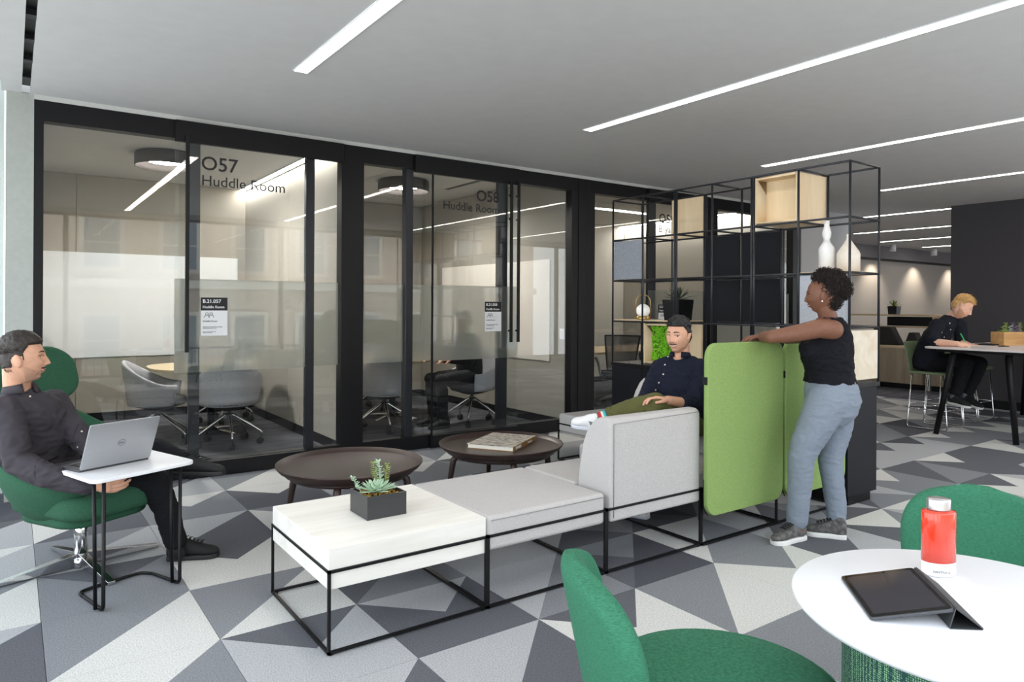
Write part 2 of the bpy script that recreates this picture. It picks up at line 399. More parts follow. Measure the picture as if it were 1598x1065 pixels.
# ------------------------------------------------------------------ glass front frames
fr = MB()
def V(x0, x1, y0=GY, y1=GY+0.11, z0=0.0, z1=2.86): fr.box((x0, y0, z0), (x1, y1, z1))
V(0.129, 0.188); V(2.437, 2.654, GY-0.005); V(5.177, 5.273); V(5.273, 5.429, GY-0.01); V(5.429, 5.529, GY); V(9.50, 9.70); V(7.60, 7.75)
tr = struct(fr.build('trim_1', M_black, bevel=0.004)); tr['label'] = 'black upright posts'
hd = MB(); hd.box((0.129, GY-0.002, 2.72), (9.7, GY+0.11, 2.866)); struct(hd.build('trim_2', M_black, bevel=0.004))
hd = MB()
for a, b in ((0.188, 2.437), (2.654, 5.177), (5.529, 6.45), (7.6, 9.5)): hd.box((a, GY, 0.0), (b, GY+0.1, 0.13))
struct(hd.build('trim_3', M_black, bevel=0.004))
hd = MB()
for a, b in ((1.05, 2.44), (3.17, 4.41), (6.39, 7.5)): hd.box((a, GY-0.045, 2.69), (b, GY-0.002, 2.86))
struct(hd.build('trim_4', M_black, bevel=0.004))
hd = MB(); hd.box((0.129, GY-0.004, 2.866), (9.7, GY+0.3, 2.9)); struct(hd.build('trim_5', M_wallpaint))
def pane(name, x0, x1, z0, z1, y, frost=None, parent=None):
    b_ = MB(); b_.box((x0, y-0.005, z0), (x1, y+0.005, z1)); o = b_.build(name, M_glass, parent)
    if not parent: struct(o)
    if frost:
        f_ = MB(); f_.box((x0+0.001, y+0.006, frost[0]), (x1-0.001, y+0.007, frost[1])); q = f_.build('frosted_film', M_frost, o); q['label'] = 'frosted band'
    return o
FZ = (0.855, 1.605)
p = pane('window_31', 0.188, 1.19, 0.13, 2.72, GY+0.06)
p = pane('window_32', 2.19, 2.437, 0.13, 2.72, GY+0.06, FZ)
p = pane('window_33', 2.654, 3.095, 0.13, 2.72, GY+0.06, FZ)
p = pane('window_34', 3.171, 3.40, 0.13, 2.72, GY+0.06, FZ)
p = pane('window_35', 4.23, 5.177, 0.13, 2.72, GY+0.06)
p = pane('window_36', 5.529, 6.45, 0.13, 2.72, GY+0.06)
p = pane('window_37', 7.75, 9.5, 0.13, 2.72, GY+0.06, FZ)
fr = MB()
for a, b in ((2.129, 2.193), (3.095, 3.171)): fr.box((a, GY+0.01, 0.13), (b, GY+0.1, 2.72))
struct(fr.build('trim_6', M_bluegrey, bevel=0.004))
def door(n, x0, x1, stile, handles, yy=GY-0.03):
    o = struct(empty('door_%d' % n, ((x0+x1)/2, yy, 0))); cx = (x0+x1)/2
    b_ = MB(); b_.box((x0-cx, -0.006, 0.115), (x1-cx, 0.006, 2.70)); b_.build('glass_leaf', M_glass, o)
    f_ = MB(); f_.box((x0-cx+0.001, 0.007, FZ[0]), (x1-cx-0.001, 0.008, FZ[1])); f_.build('frosted_film', M_frost, o)
    f_ = MB(); f_.box((stile[0]-cx, 0.012, 0.10), (stile[1]-cx, 0.055, 2.72)); f_.build('stile', M_bluegrey, o, bevel=0.003)
    f_ = MB(); f_.box((max(x0, stile[0])-cx if n != 2 else x0-cx, -0.014, 0.005), (x1-cx, 0.03, 0.125)); f_.build('bottom_rail', M_black, o, bevel=0.003)
    for hx, hz0, hz1 in handles:
        h = MB(); h.box((hx-0.016-cx, -0.055, hz0), (hx+0.012-cx, -0.03, hz1)); hh = h.build('handle', M_black, o, bevel=0.003)
        for z in (hz0+0.12, (hz0+hz1)/2+0.45, hz1-0.15):
            k_ = MB(); k_.cyl((hx-cx, -0.03, z), (hx-cx, 0.0, z), 0.012); k_.build('standoff', M_black, hh)
    return o
d1 = door(1, 1.049, 2.118, (1.157, 1.239), [(1.135, 1.02, 2.74)])
d2 = door(2, 3.365, 4.405, (4.147, 4.271), [(4.285, 1.02, 2.72), (4.378, 1.02, 2.72)])
d3 = door(3, 6.39, 7.50, (6.40, 6.53), [])
e_ = MB(); e_.box((2.100, GY-0.036, 0.12), (2.118, GY-0.024, 2.70)); struct(e_.build('trim_7', M_bluegrey))
e_ = MB(); e_.box((3.354, GY-0.036, 0.0), (3.372, GY-0.024, 2.70)); struct(e_.build('trim_8', M_black))
RX = (R(90), 0, 0)
ty = GY-0.038
text('room_number', 'O57', (1.237, ty, 2.488), 0.158, RX, M_print, d1, offset=0.0015).location = (1.237-d1.location.x, -0.008, 2.488)
text('room_name', 'Huddle Room', (0,0,0), 0.119, RX, M_print, d1).location = (1.24-d1.location.x, -0.008, 2.362)
t = text('room_number', 'O58', (0,0,0), 0.158, RX, M_print, d2, 'RIGHT', offset=0.0015); t.location = (4.15-d2.location.x, -0.008, 2.478)
t = text('room_name', 'Huddle Room', (0,0,0), 0.119, RX, M_print, d2, 'RIGHT'); t.location = (4.15-d2.location.x, -0.008, 2.362)
t = text('room_number', 'O59', (0,0,0), 0.158, RX, M_print, d3, offset=0.0015); t.location = (6.56-d3.location.x, -0.008, 2.455)
t = text('room_name', 'Brya', (0,0,0), 0.119, RX, M_print, d3); t.location = (6.56-d3.location.x, -0.008, 2.335)
def plaque(x, z0, z1, w, code, name, label):
    o = empty('room_sign', (x, GY-0.043, z0), 0, label, 'sign', 'room signs on the glass doors')
    h = z1-z0; s = z0 + h*0.66 - z0
    b_ = MB(); b_.box((0, 0, 0), (w, 0.004, s)); b_.build('sign_panel', M_paper, o)
    b_ = MB(); b_.box((0, 0, s), (w, 0.004, h)); b_.build('header', M_print, o)
    text('room_code', code, (0.012, -0.001, h*0.86), h*0.13, RX, M_paper, o, offset=0.0006)
    text('room_name', name, (0.012, -0.001, h*0.72), h*0.095, RX, M_paper, o, offset=0.0004)
    text('caption', name, (0.015, -0.001, h*0.36), h*0.062, RX, M_print, o)
    text('caption', 'Well-sourced place for meetings\nand collaborative work', (0.015, -0.001, h*0.22), h*0.036, RX, M_print, o)
    text('caption', 'Use room for video calls\nReserve if needed', (0.015, -0.001, h*0.10), h*0.032, RX, M_print, o)
    ic = MB()
    for cx in (0.045, 0.077):
        ic.tube([(cx + 0.011*cos(a*pi/6), -0.001, h*0.57 + 0.011*sin(a*pi/6)) for a in range(12)], 0.0017, 5, closed=True)
        ic.tube([(cx + 0.020*cos(R(180-18*a)), -0.001, h*0.47 + 0.022*sin(R(180-18*a))) for a in range(11)], 0.0017, 5)
    ic.build('people_icon', M_print, o)
plaque(1.243, 1.148, 1.457, 0.203, 'B.21.057', 'Huddle Room', 'black and white room sign reading B.21.057 on the left glass door')
plaque(3.975, 1.138, 1.444, 0.203, 'B.21.058', 'Huddle Room', 'black and white room sign reading B.21.058 on the middle glass door')
plaque(6.56, 1.13, 1.43, 0.203, 'B.21.059', 'Bryant', 'black and white room sign half hidden behind the potted plant on the shelf')
# ------------------------------------------------------------------ glass-fronted rooms
ZR = 2.93; BY = 9.7
def wallbox(name, a, b, m): w = MB(); w.box(a, b); return struct(w.build(name, m))
wallbox('wall_room_1', (0.02, GY+0.12, 0), (0.128, BY, 3.1), M_taupe2)
wallbox('wall_room_2', (2.56, GY+0.11, 0), (2.66, BY, 3.1), M_taupe2)
wallbox('wall_room_3', (5.2, GY+0.11, 0), (5.40, BY, 3.1), M_taupe)
wallbox('wall_room_4', (9.56, GY+0.11, 0), (9.70, BY, 3.1), M_taupe2)
wallbox('wall_back', (0.02, BY, 0), (9.70, BY+0.1, 3.1), M_taupe)
wallbox('wall_right', (9.70, GY-0.01, 0), (10.95, GY+0.09, ZC), M_greyd)
wallbox('wall_pier_2', (10.95, GY-0.012, 0), (11.07, GY+0.5, ZC), M_paper)
wallbox('wall_pier_3', (10.35, GY-0.06, 0), (10.95, GY-0.008, ZC), mat('pier_grey', rgb(176, 179, 182), 0.85))
wallbox('ceiling_rooms', (0.0, GY+0.1, ZR), (9.7, BY+0.1, ZR+0.1), M_ceil)
def base(name, a, b): w = MB(); w.box(a, b); struct(w.build(name, M_black))
base('baseboard_back', (0.128, BY-0.012, 0), (9.56, BY, 0.10))
base('baseboard_right', (2.548, GY+0.12, 0), (2.56, BY-0.012, 0.10))
base('baseboard_left', (5.188, GY+0.12, 0), (5.2, BY-0.012, 0.10))
# upholstered wall panels with open joints
def panels(x0, x1, zs, xs, y, m):
    pass
pn = struct(empty('wall_panelling', (0, 0, 0)))
def wp(axis, pos, u0, u1, z0, z1, m, th=0.02):
    b_ = MB()
    if axis == 'Y': b_.box((u0+0.003, pos-th, z0), (u1-0.003, pos-0.001, z1))
    else: b_.box((pos-th, u0+0.003, z0), (pos-0.001, u1-0.003, z1))
    b_.build('wall_panel', m, pn, bevel=0.004)
for a, b in ((0.135, 0.62), (0.62, 2.555)): wp('Y', BY, a, b, 0.10, 2.925, M_taupe)
for a, b in ((2.665, 3.9), (3.9, 5.19)): wp('Y', BY, a, b, 0.10, 2.925, M_taupe)
for a, b in ((6.2, 7.9), (7.9, 9.695)): wp('X', 2.56, a, b, 0.10, 2.90, M_taupe2)
for a, b in ((6.2, 8.2), (8.2, 9.67)): wp('X', 5.2, a, b, 0.10, 2.925, M_taupe)
for a, b in ((5.41, 6.9), (6.9, 8.3), (8.3, 9.55)): wp('Y', BY, a, b, 0.10, 2.925, M_taupe2)
for a, b in ((6.2, 7.6), (7.6, 9.67)): wp('X', 9.56, a, b, 0.10, 2.70, M_taupe2)
def board(axis, pos, u0, u1, z0, z1, label, m=None):
    o = empty('whiteboard', (0, 0, 0), 0, label, 'whiteboard')
    b_ = MB(); f = MB()
    if axis == 'Y':
        b_.box((u0, pos-0.012, z0), (u1, pos, z1)); o.location = ((u0+u1)/2, pos, z0)
    else:
        b_.box((pos-0.012, u0, z0), (pos, u1, z1)); o.location = (pos, (u0+u1)/2, z0)
    s = b_.build('writing_surface', m or M_white, o, bevel=0.002); s.location = [-c for c in o.location]
    return o
board('Y', BY-0.022, 0.20, 2.44, 0.765, 2.01, 'wide white glass writing board on the back wall of the left room')
board('X', 5.178, 6.47, 9.0, 0.75, 1.955, 'cream writing board on the side wall of the middle room', mat('cream_board', rgb(226, 220, 210), 0.35))
sw = empty('light_switch', (5.178, 6.24, 1.02), 0, 'white light switch plate beside the black post of the middle room', 'light switch')
b_ = MB(); b_.box((-0.008, -0.04, 0), (0, 0.04, 0.12)); b_.build('plate', M_paper, sw, bevel=0.002)
b_ = MB(); b_.box((-0.012, -0.018, 0.025), (-0.008, 0.018, 0.095)); b_.build('rocker', M_white, sw, bevel=0.001)
# wall-wash light along the right wall of the left room, and in the third room
def strip(name, a, b, label, m=None, cat='ceiling light'):
    o = empty(name, ((a[0]+b[0])/2, (a[1]+b[1])/2, a[2]), 0, label, cat); c = o.location
    b_ = MB(); b_.box([a[i]-c[i] for i in range(3)], [b[i]-c[i] for i in range(3)]); b_.build('diffuser', m or M_light, o)
    f_ = MB(); f_.box((a[0]-c[0]-0.008, a[1]-c[1], a[2]-c[2]-0.002), (a[0]-c[0], b[1]-c[1], b[2]-c[2])); f_.box((b[0]-c[0], a[1]-c[1], a[2]-c[2]-0.002), (b[0]-c[0]+0.008, b[1]-c[1], b[2]-c[2])); f_.build('trim', M_paper, o)
    return o
M_cove = emat('cove_light', (1.0, 0.95, 0.90), 44.0)
strip('cove_light', (2.46, 6.3, ZR-0.012), (2.53, 9.66, ZR), 'warm light slot washing down the right wall of the left room', M_cove)
strip('cove_light', (9.44, 6.3, ZR-0.012), (9.53, 9.66, ZR), 'warm light slot washing down the far wall of the third room', M_cove)
strip('linear_light', (5.45, 8.05, ZR-0.012), (8.6, 8.12, ZR), 'white ceiling strip seen through the third room glass, upper of two', M_light)
strip('linear_light', (5.45, 9.15, ZR-0.012), (7.4, 9.22, ZR), 'white ceiling strip seen through the third room glass, lower of two', M_light)
# ceiling tile joints and slot of the middle rooms
jt = struct(empty('ceiling_joints', (0, 0, 0)))
for y in (6.9, 8.1, 9.2): b_ = MB(); b_.box((2.67, y, ZR-0.002), (5.19, y+0.006, ZR)); b_.build('joint', M_greyd, jt)
for x in (3.5, 4.6): b_ = MB(); b_.box((x, 6.2, ZR-0.002), (x+0.006, 9.69, ZR)); b_.build('joint', M_greyd, jt)
b_ = MB(); b_.box((4.62, 6.6, ZR-0.004), (4.68, 8.0, ZR)); b_.build('slot', M_slot, jt)
b_ = MB(); b_.box((6.9, 7.6, ZR-0.004), (7.5, 8.3, ZR)); b_.build('air_grille', M_greyd, jt)
def pendant(x, y, r, z1, label):
    o = empty('drum_lamp', (x, y, z1), 0, label, 'ceiling lamp', 'round dark ceiling lamps')
    b_ = MB(); h = 0.135
    b_.lathe([(r*0.93, 0), (r*0.985, -0.012), (r, -0.045), (r, -h), (r*0.97, -h), (r*0.90, -h+0.03), (r*0.62, -h+0.075), (r*0.55, -h+0.08)], n=48)
    b_.build('shade', mat('lamp_shade', rgb(58, 54, 52), 0.6), o)
    b_ = MB(); b_.lathe([(0.0, -h+0.055), (r*0.60, -h+0.055), (r*0.60, -h+0.07), (0, -h+0.07)], n=40); b_.build('diffuser', M_lightsoft, o)
pendant(1.29, 7.85, 0.30, ZR, 'round dark drum lamp on the ceiling of the left room')
pendant(3.90, 7.75, 0.31, ZR, 'round dark drum lamp on the ceiling of the middle room')

# ------------------------------------------------------------------ far zone on the right
wallbox('wall_dark', (11.2, -0.6, 0), (11.45, 4.62, ZC), M_darkwall)
base('baseboard_dark', (11.18, -0.6, 0), (11.2, 4.62, 0.12))
fw_ = MB(); fw_.box((11.0, 8.75, 0), (24, 8.85, ZC)); struct(fw_.build('wall_far', mat('grey_brown_wall', rgb(166, 160, 153), 0.9)))
t_ = MB(); t_.box((11.0, 8.60, 2.60), (24, 8.75, ZC)); struct(t_.build('trim_20', mat('bulkhead', rgb(112, 110, 112), 0.9)))
t_ = MB(); t_.box((11.0, 8.59, 2.56), (24, 8.75, 2.60)); struct(t_.build('trim_21', M_black))
t_ = MB(); t_.box((10.95, GY+0.5, 0), (11.05, 8.75, ZC)); struct(t_.build('wall_return', M_greyd))
for k, (x, lab) in enumerate(((14.9, 'small white cylinder spotlight half behind the shelf corner post'), (16.95, 'small white cylinder spotlight on the far ceiling, left of the middle one'), (19.05, 'small white cylinder spotlight on the far ceiling, middle of three'), (21.1, 'small white cylinder spotlight on the far ceiling next to the charcoal wall'))):
    if k == 0: continue
    o = empty('cylinder_spotlight', (x, 8.25, ZC), 0, lab, 'spotlight', 'cylinder spotlights')
    b_ = MB(); b_.lathe([(0.07, 0), (0.07, -0.16), (0.06, -0.16), (0.055, -0.13), (0, -0.13)], n=20); b_.build('housing', M_paper, o)
    b_ = MB(); b_.lathe([(0, -0.128), (0.05, -0.128), (0.05, -0.126), (0, -0.126)], n=16); b_.build('lens', M_lightsoft, o)
    l = bpy.data.lights.new('spot', 'SPOT'); l.energy = 75; l.spot_size = R(95); l.spot_blend = 0.8; l.color = (1, 0.88, 0.72); l.shadow_soft_size = 0.05
    lo = bpy.data.objects.new('spot_lamp', l); COL.objects.link(lo); lo.location = (0, 0.05, -0.19); lo.rotation_euler = (R(18), 0, 0); lo.parent = o
M_oak = woodmat('oak_veneer', rgb(176, 160, 138), rgb(150, 134, 112), 5, 'Z', 0.5)
M_oakx = woodmat('oak_light', rgb(222, 200, 166), rgb(200, 176, 140), 5, 'Y', 0.45)
cb = None
def cabinet(y0, y1, label):
    o = empty('low_cabinet', (12.6, (y0+y1)/2, 0), 0, label, 'cabinet', 'low oak cabinets'); L = (y1-y0)/2
    b_ = MB(); b_.box((0, -L+0.004, 0.09), (0.55, L-0.004, 0.70)); b_.build('body', M_oak, o, bevel=0.003)
    b_ = MB(); b_.box((0.03, -L+0.01, 0), (0.52, L-0.01, 0.09)); b_.build('plinth', M_black, o)
    n = 2
    for q in range(n):
        a = -L+0.006 + q*(2*L-0.012)/n; b = a + (2*L-0.012)/n
        b_ = MB(); b_.box((-0.018, a+0.002, 0.095), (0, b-0.002, 0.695)); b_.build('door', M_oak, o, bevel=0.002)
    b_ = MB(); b_.box((-0.02, -L, 0.70), (0.57, L, 0.73)); b_.build('top', M_oakx, o, bevel=0.002)
cabinet(5.62, 7.15, 'low oak cabinet behind the corner of the black shelf unit')
cabinet(4.05, 5.50, 'low oak cabinet behind the seated blond man')
b_ = MB(); b_.box((12.62, 5.52, 0), (12.70, 5.58, 0.70)); tag(b_.build('white_support_leg', M_paper), 'white upright leg in the gap between two low oak cabinets', 'table leg')
def shelfunit(y0, y1, z1, label):
    o = empty('open_shelf', (13.3, (y0+y1)/2, 0.73), 0, label, 'shelf', 'open oak shelves on the low cabinets'); L = (y1-y0)/2; h = z1-0.73; D = 0.32
    b_ = MB(); b_.box((0, -L, h-0.03), (D, L, h)); b_.build('top', M_oakx, o)
    for s in (-L, L-0.03): b_ = MB(); b_.box((0, s, 0), (D, s+0.03, h-0.03)); b_.build('side_panel', M_oakx, o)
    for z in (0.03, h*0.56): b_ = MB(); b_.box((0, -L+0.03, z), (D, L-0.03, z+0.022)); b_.build('shelf_board', M_oakx, o)
    return o
shelfunit(5.75, 7.6, 1.285, 'open oak shelf rack carrying a potted plant, behind the shelf corner post')
shelfunit(4.4, 5.70, 1.275, 'open oak shelf rack directly behind the blond man')
for (y0, y1, z0, z1, lab) in ((5.85, 6.6, 1.075, 1.24, 'black file box row on the upper oak rack shelf'),):
    b_ = MB(); b_.box((13.36, y0, z0), (13.6, y1, z1)); tag(b_.build('file_box', M_black, bevel=0.004), lab, 'box')
def bag(y, w, h, label):
    b_ = MB(); b_.extr([(-w, 0), (w, 0), (w*0.35, h), (-w*0.5, h)], lambda u, v, t: (12.95+t, y+u, 0.73+v), 0, 0.2)
    tag(b_.build('fabric_bag', mat('bag_cloth', rgb(46, 44, 46), 0.9), bevel=0.02), label, 'bag', 'dark bags on the low cabinet')
bag(6.50, 0.33, 0.33, 'dark sloping bag on the low cabinet, next to the shelf corner post')
bag(5.98, 0.13, 0.24, 'dark pointed bag on the low cabinet, nearer the green bar stool')
b_ = MB(); b_.box((13.28, 5.0, 0.76), (13.30, 5.25, 1.18)); tag(b_.build('dark_screen', M_print), 'dark upright screen leaning in the oak rack behind the blond man', 'screen')
b_ = MB(); b_.box((13.28, 4.7, 0.8), (13.30, 4.98, 1.24)); tag(b_.build('white_folder', M_paper), 'white upright folder in the oak rack behind the blond man', 'folder')

# ------------------------------------------------------------------ chairs and tables in the glass rooms
M_felt = mat('grey_wool', rgb(176, 177, 182), 0.95, nscale=55, namt=0.12, stretch=(1, 1, 6), bump=0.3, bscale=160)
M_feltd = mat('dark_wool', rgb(70, 72, 78), 0.95, nscale=90, namt=0.12)
M_dk = mat('dark_plastic', rgb(40, 41, 44), 0.5)
def tub(name, label, group, m=M_felt):
    o = empty(name, (0,0,0), 0, label, 'chair', group)
    b_ = MB(); n = 30; vs = []; fs = []
    def ring(layer, k):
        th = R(-128 + 256*k/n) + pi/2       # back is +Y
        t = abs(-128 + 256*k/n)/128
        top = 0.60 + 0.235*(0.5+0.5*cos(pi*min(1, t*1.05)))
        r0 = 0.265; r1 = 0.325 - 0.01*t
        if layer: r0 -= 0.035; r1 -= 0.035
        out = []
        for q in range(6):
            u = q/5; z = 0.405 + (top-0.405)*u; r = r0 + (r1-r0)*u**0.8
            out.append((r*cos(th), r*sin(th), z))
        return out
    for k in range(n+1):
        O = ring(0, k); I = ring(1, k)
        mid = ((O[5][0]+I[5][0])/2, (O[5][1]+I[5][1])/2, O[5][2]+0.012)
        vs += O + [mid] + I[::-1]
    w = 13
    for k in range(n):
        for q in range(w-1): fs.append((k*w+q, (k+1)*w+q, (k+1)*w+q+1, k*w+q+1))
    fs.append(list(range(w))[::-1]); fs.append([n*w+q for q in range(w)])
    for k in range(n): fs.append((k*w, k*w+w-1, (k+1)*w+w-1, (k+1)*w))
    b_.add(vs, fs, 0, True)
    b_.build('shell', m, o)
    b_ = MB(); b_.lathe([(0, 0.40), (0.24, 0.40), (0.262, 0.42), (0.25, 0.475), (0.20, 0.49), (0, 0.495)], n=32, sy=1.03); b_.build('seat', M_feltd if m is M_felt else m, o)
    b_ = MB(); b_.lathe([(0.25, 0.405), (0.12, 0.36), (0.05, 0.345), (0, 0.345)], n=24); b_.build('underseat', M_dk, o)
    b_ = MB(); b_.cyl((0,0,0.26), (0,0,0.36), 0.022); b_.build('column', M_dk, o)
    for k in range(5):
        a = R(72*k + 20); c, s = cos(a), sin(a)
        b_ = MB(); b_.tube([(0.01*c, 0.01*s, 0.305), (0.05*c, 0.05*s, 0.295), (0.30*c, 0.30*s, 0.135), (0.315*c, 0.315*s, 0.12), (0.315*c, 0.315*s, 0.07)], [0.016, 0.015, 0.011, 0.011, 0.008], 8)
        lg = b_.build('leg', M_chrome, o)
        b_ = MB()
        for d in (-0.017, 0.017):
            p = Vector((0.30*c - d*s, 0.30*s + d*c, 0.034)); b_.cyl(p - Vector((-s, c, 0))*0.009, p + Vector((-s, c, 0))*0.009, 0.033, n=14)
        b_.box((0.30*c-0.01, 0.30*s-0.01, 0.03), (0.30*c+0.01, 0.30*s+0.01, 0.075)); b_.build('caster', M_dk, lg)
    return o
tubs = [(1.20, 7.75, 75, 'grey wool swivel tub chair at the left end of the left room table, side on'),
        (1.78, 7.35, 170, 'grey wool swivel tub chair seen from behind in front of the left room table'),
        (2.12, 8.85, 10, 'grey wool swivel tub chair at the far right side of the left room table')]
tc0 = tub('tub_chair', tubs[0][3], 'swivel tub chairs in the left room')
tc0.location = (tubs[0][0], tubs[0][1], 0); tc0.rotation_euler.z = R(tubs[0][2])
def place(src, x, y, rz, label, group=None, z=0):
    c = copy_tree(src); c.location = (x, y, z); c.rotation_euler.z = R(rz); c['label'] = label
    if group: c['group'] = group
    return c
for x, y, a, l in tubs[1:]: place(tc0, x, y, a, l)
for x, y, a, l in [(3.42, 7.25, 165, 'pale grey tub chair with its back to the middle room glass, left of the door'),
                   (4.48, 7.08, -78, 'tub chair side on with the silhouetted person sitting in it'),
                   (4.1, 8.75, 10, 'tub chair on the far side of the middle room table')]:
    place(tc0, x, y, a, l, 'swivel tub chairs in the middle room')
M_tabwood = woodmat('table_oak', rgb(226, 208, 176), rgb(208, 188, 152), 4, 'X', 0.4)
def room_table(x, y, rx, ry, label, rz=0):
    o = empty('meeting_table', (x, y, 0), rz, label, 'table', 'oak meeting tables')
    pts = []
    for k in range(48):
        a = 2*pi*k/48; c, s = cos(a), sin(a)
        pts.append((rx*abs(c)**0.7*(1 if c > 0 else -1), ry*abs(s)**0.7*(1 if s > 0 else -1)))
    b_ = MB(); b_.prism(pts, 0.715, 0.742); b_.build('tabletop', M_tabwood, o, bevel=0.004)
    b_ = MB(); b_.cyl((0,0,0.03), (0,0,0.715), 0.04, n=20); b_.build('column', M_black, o)
    for a in (0, 90, 180, 270):
        c, s = cos(R(a+30)), sin(R(a+30))
        b_ = MB(); b_.tube([(0.03*c, 0.03*s, 0.05), (0.2*c, 0.2*s, 0.035), (0.36*c, 0.36*s, 0.016)], [0.022, 0.018, 0.012], 8); b_.build('foot', M_chrome, o)
room_table(1.78, 8.12, 0.62, 0.55, 'pale oak meeting table in the left room behind the frosted glass')
room_table(3.86, 7.95, 0.60, 0.50, 'pale oak meeting table in the middle room behind the frosted glass')
# third room: desk and mesh task chairs
o = empty('meeting_table', (7.7, 8.0, 0), 0, 'long oak meeting desk in the third room behind the mesh chairs', 'table', 'oak meeting tables')
b_ = MB(); b_.box((-1.3, -0.55, 0.71), (1.3, 0.65, 0.74)); b_.build('tabletop', M_oakx, o, bevel=0.004)
for s in (-1.0, 0.95): b_ = MB(); b_.box((s, -0.3, 0), (s+0.05, 0.4, 0.71)); b_.build('panel_leg', M_oak, o)
M_mesh = mat('mesh_cloth', rgb(104, 102, 104), 0.9)
def alphamat(m, a):
    m.node_tree.nodes['Principled BSDF'].inputs['Alpha'].default_value = a; return m
alphamat(M_mesh, 0.75)
M_gp = mat('grey_plastic', rgb(112, 113, 118), 0.45)
def task(label):
    o = empty('task_chair', (0,0,0), 0, label, 'chair', 'mesh task chairs')
    def bp(u, v):   # back surface, u -1..1, v 0..1
        w = 0.19 + 0.06*v
        return Vector((u*w, 0.20 + 0.05*v + 0.045*v*v - 0.04*(1-u*u)*0.0 - 0.05*u*u, 0.50 + 0.50*v))
    b_ = MB(); vs = [bp(-1+2*i/8, j/8) for j in range(9) for i in range(9)]
    b_.add(vs, [(j*9+i, j*9+i+1, (j+1)*9+i+1, (j+1)*9+i) for j in range(8) for i in range(8)], 0, True); b_.build('mesh_back', M_mesh, o, fix=False)
    loop = [bp(-1+2*i/8, 0) for i in range(9)] + [bp(1, j/8) for j in range(1, 9)] + [bp(1-2*i/8, 1) for i in range(1, 9)] + [bp(-1, 1-j/8) for j in range(1, 8)]
    b_ = MB(); b_.tube(loop, 0.012, 8, closed=True); b_.tube([bp(0,0)+Vector((0,0.03,0)), (0, 0.20, 0.44), (0, 0.08, 0.40)], 0.018); b_.build('back_frame', M_dk, o)
    b_ = MB(); b_.prism(rrect(-0.24, -0.24, 0.24, 0.22, 0.08), 0.43, 0.48); b_.build('seat', M_feltd, o, bevel=0.015)
    for s in (-1, 1):
        b_ = MB(); b_.tube([(s*0.20, 0.10, 0.42), (s*0.28, 0.10, 0.44), (s*0.30, 0.06, 0.60), (s*0.30, -0.08, 0.655), (s*0.29, -0.16, 0.655)], [0.016, 0.018, 0.018, 0.022, 0.018], 8); b_.build('armrest', M_gp, o)
    b_ = MB(); b_.cyl((0,0,0.10), (0,0,0.43), 0.025); b_.build('column', M_gp, o)
    for k in range(5):
        a = R(72*k+10); c, s = cos(a), sin(a)
        b_ = MB(); b_.tube([(0.02*c, 0.02*s, 0.13), (0.15*c, 0.15*s, 0.115), (0.30*c, 0.30*s, 0.075)], [0.026, 0.022, 0.014], 8); lg = b_.build('leg', M_gp, o)
        b_ = MB(); p = Vector((0.31*c, 0.31*s, 0.03)); b_.cyl(p - Vector((-s, c, 0))*0.02, p + Vector((-s, c, 0))*0.02, 0.03, n=12); b_.build('caster', M_dk, lg)
    return o
t0 = task('grey mesh task chair with its back to the glass, nearest in the third room'); t0.location = (7.05, 7.25, 0); t0.rotation_euler.z = R(150)
place(t0, 8.05, 7.32, 150, 'grey mesh task chair half hidden by the moss box of the shelf')
place(t0, 7.6, 8.95, -10, 'grey mesh task chair on the far side of the third room desk')
# ------------------------------------------------------------------ lounge furniture
M_sofa = mat('sofa_fabric', rgb(190, 187, 186), 0.95, nscale=330, namt=0.14, bump=0.35, bscale=420, spec=0.2)
M_whitewood = woodmat('white_ash', rgb(226, 222, 214), rgb(240, 237, 231), 5, 'X', 0.5)
M_green = mat('green_wool', rgb(50, 92, 70), 0.9, nscale=240, namt=0.16, bump=0.3, bscale=320, spec=0.25)
M_green2 = mat('green_melange', rgb(56, 116, 90), 0.9, nscale=110, namt=0.22, stretch=(1, 1, 7), bump=0.25, bscale=300, spec=0.25, detail=6)
M_lime = mat('lime_felt', rgb(140, 166, 100), 0.95, nscale=200, namt=0.10, bump=0.3, bscale=320, spec=0.2)
M_brown = mat('brown_lacquer', rgb(62, 46, 42), 0.38, 0.25, spec=0.6)
M_rod = mat('black_rod', rgb(14, 14, 16), 0.45, spec=0.3)
YF, YB = 2.69, 3.435
def rail(b_, a, c, w=0.012):
    a = Vector(a); c = Vector(c); h = w/2
    b_.box([min(a[i], c[i]) - h for i in range(3)], [max(a[i], c[i]) + h for i in range(3)])
def frame(parent, x0, x1, y0, y1, zt=0.335, glides=True):
    b_ = MB(); h = 0.006
    P = [(x0+h, y0+h), (x1-h, y0+h), (x1-h, y1-h), (x0+h, y1-h)]
    ox, oy = parent.location.x, parent.location.y
    Q = [(x-ox, y-oy) for x, y in P]
    for k in range(4):
        a, c = Q[k], Q[(k+1) % 4]
        for z in (0.012, zt): rail(b_, (*a, z), (*c, z))
        rail(b_, (*a, 0.012), (*a, zt))
    f = b_.build('frame', M_rod, parent)
    if glides:
        for x, y in Q:
            g = MB(); g.cyl((x*0.97, y*0.97, 0), (x*0.97, y*0.97, 0.008), 0.012); g.build('glide', M_rod, f)
    return f
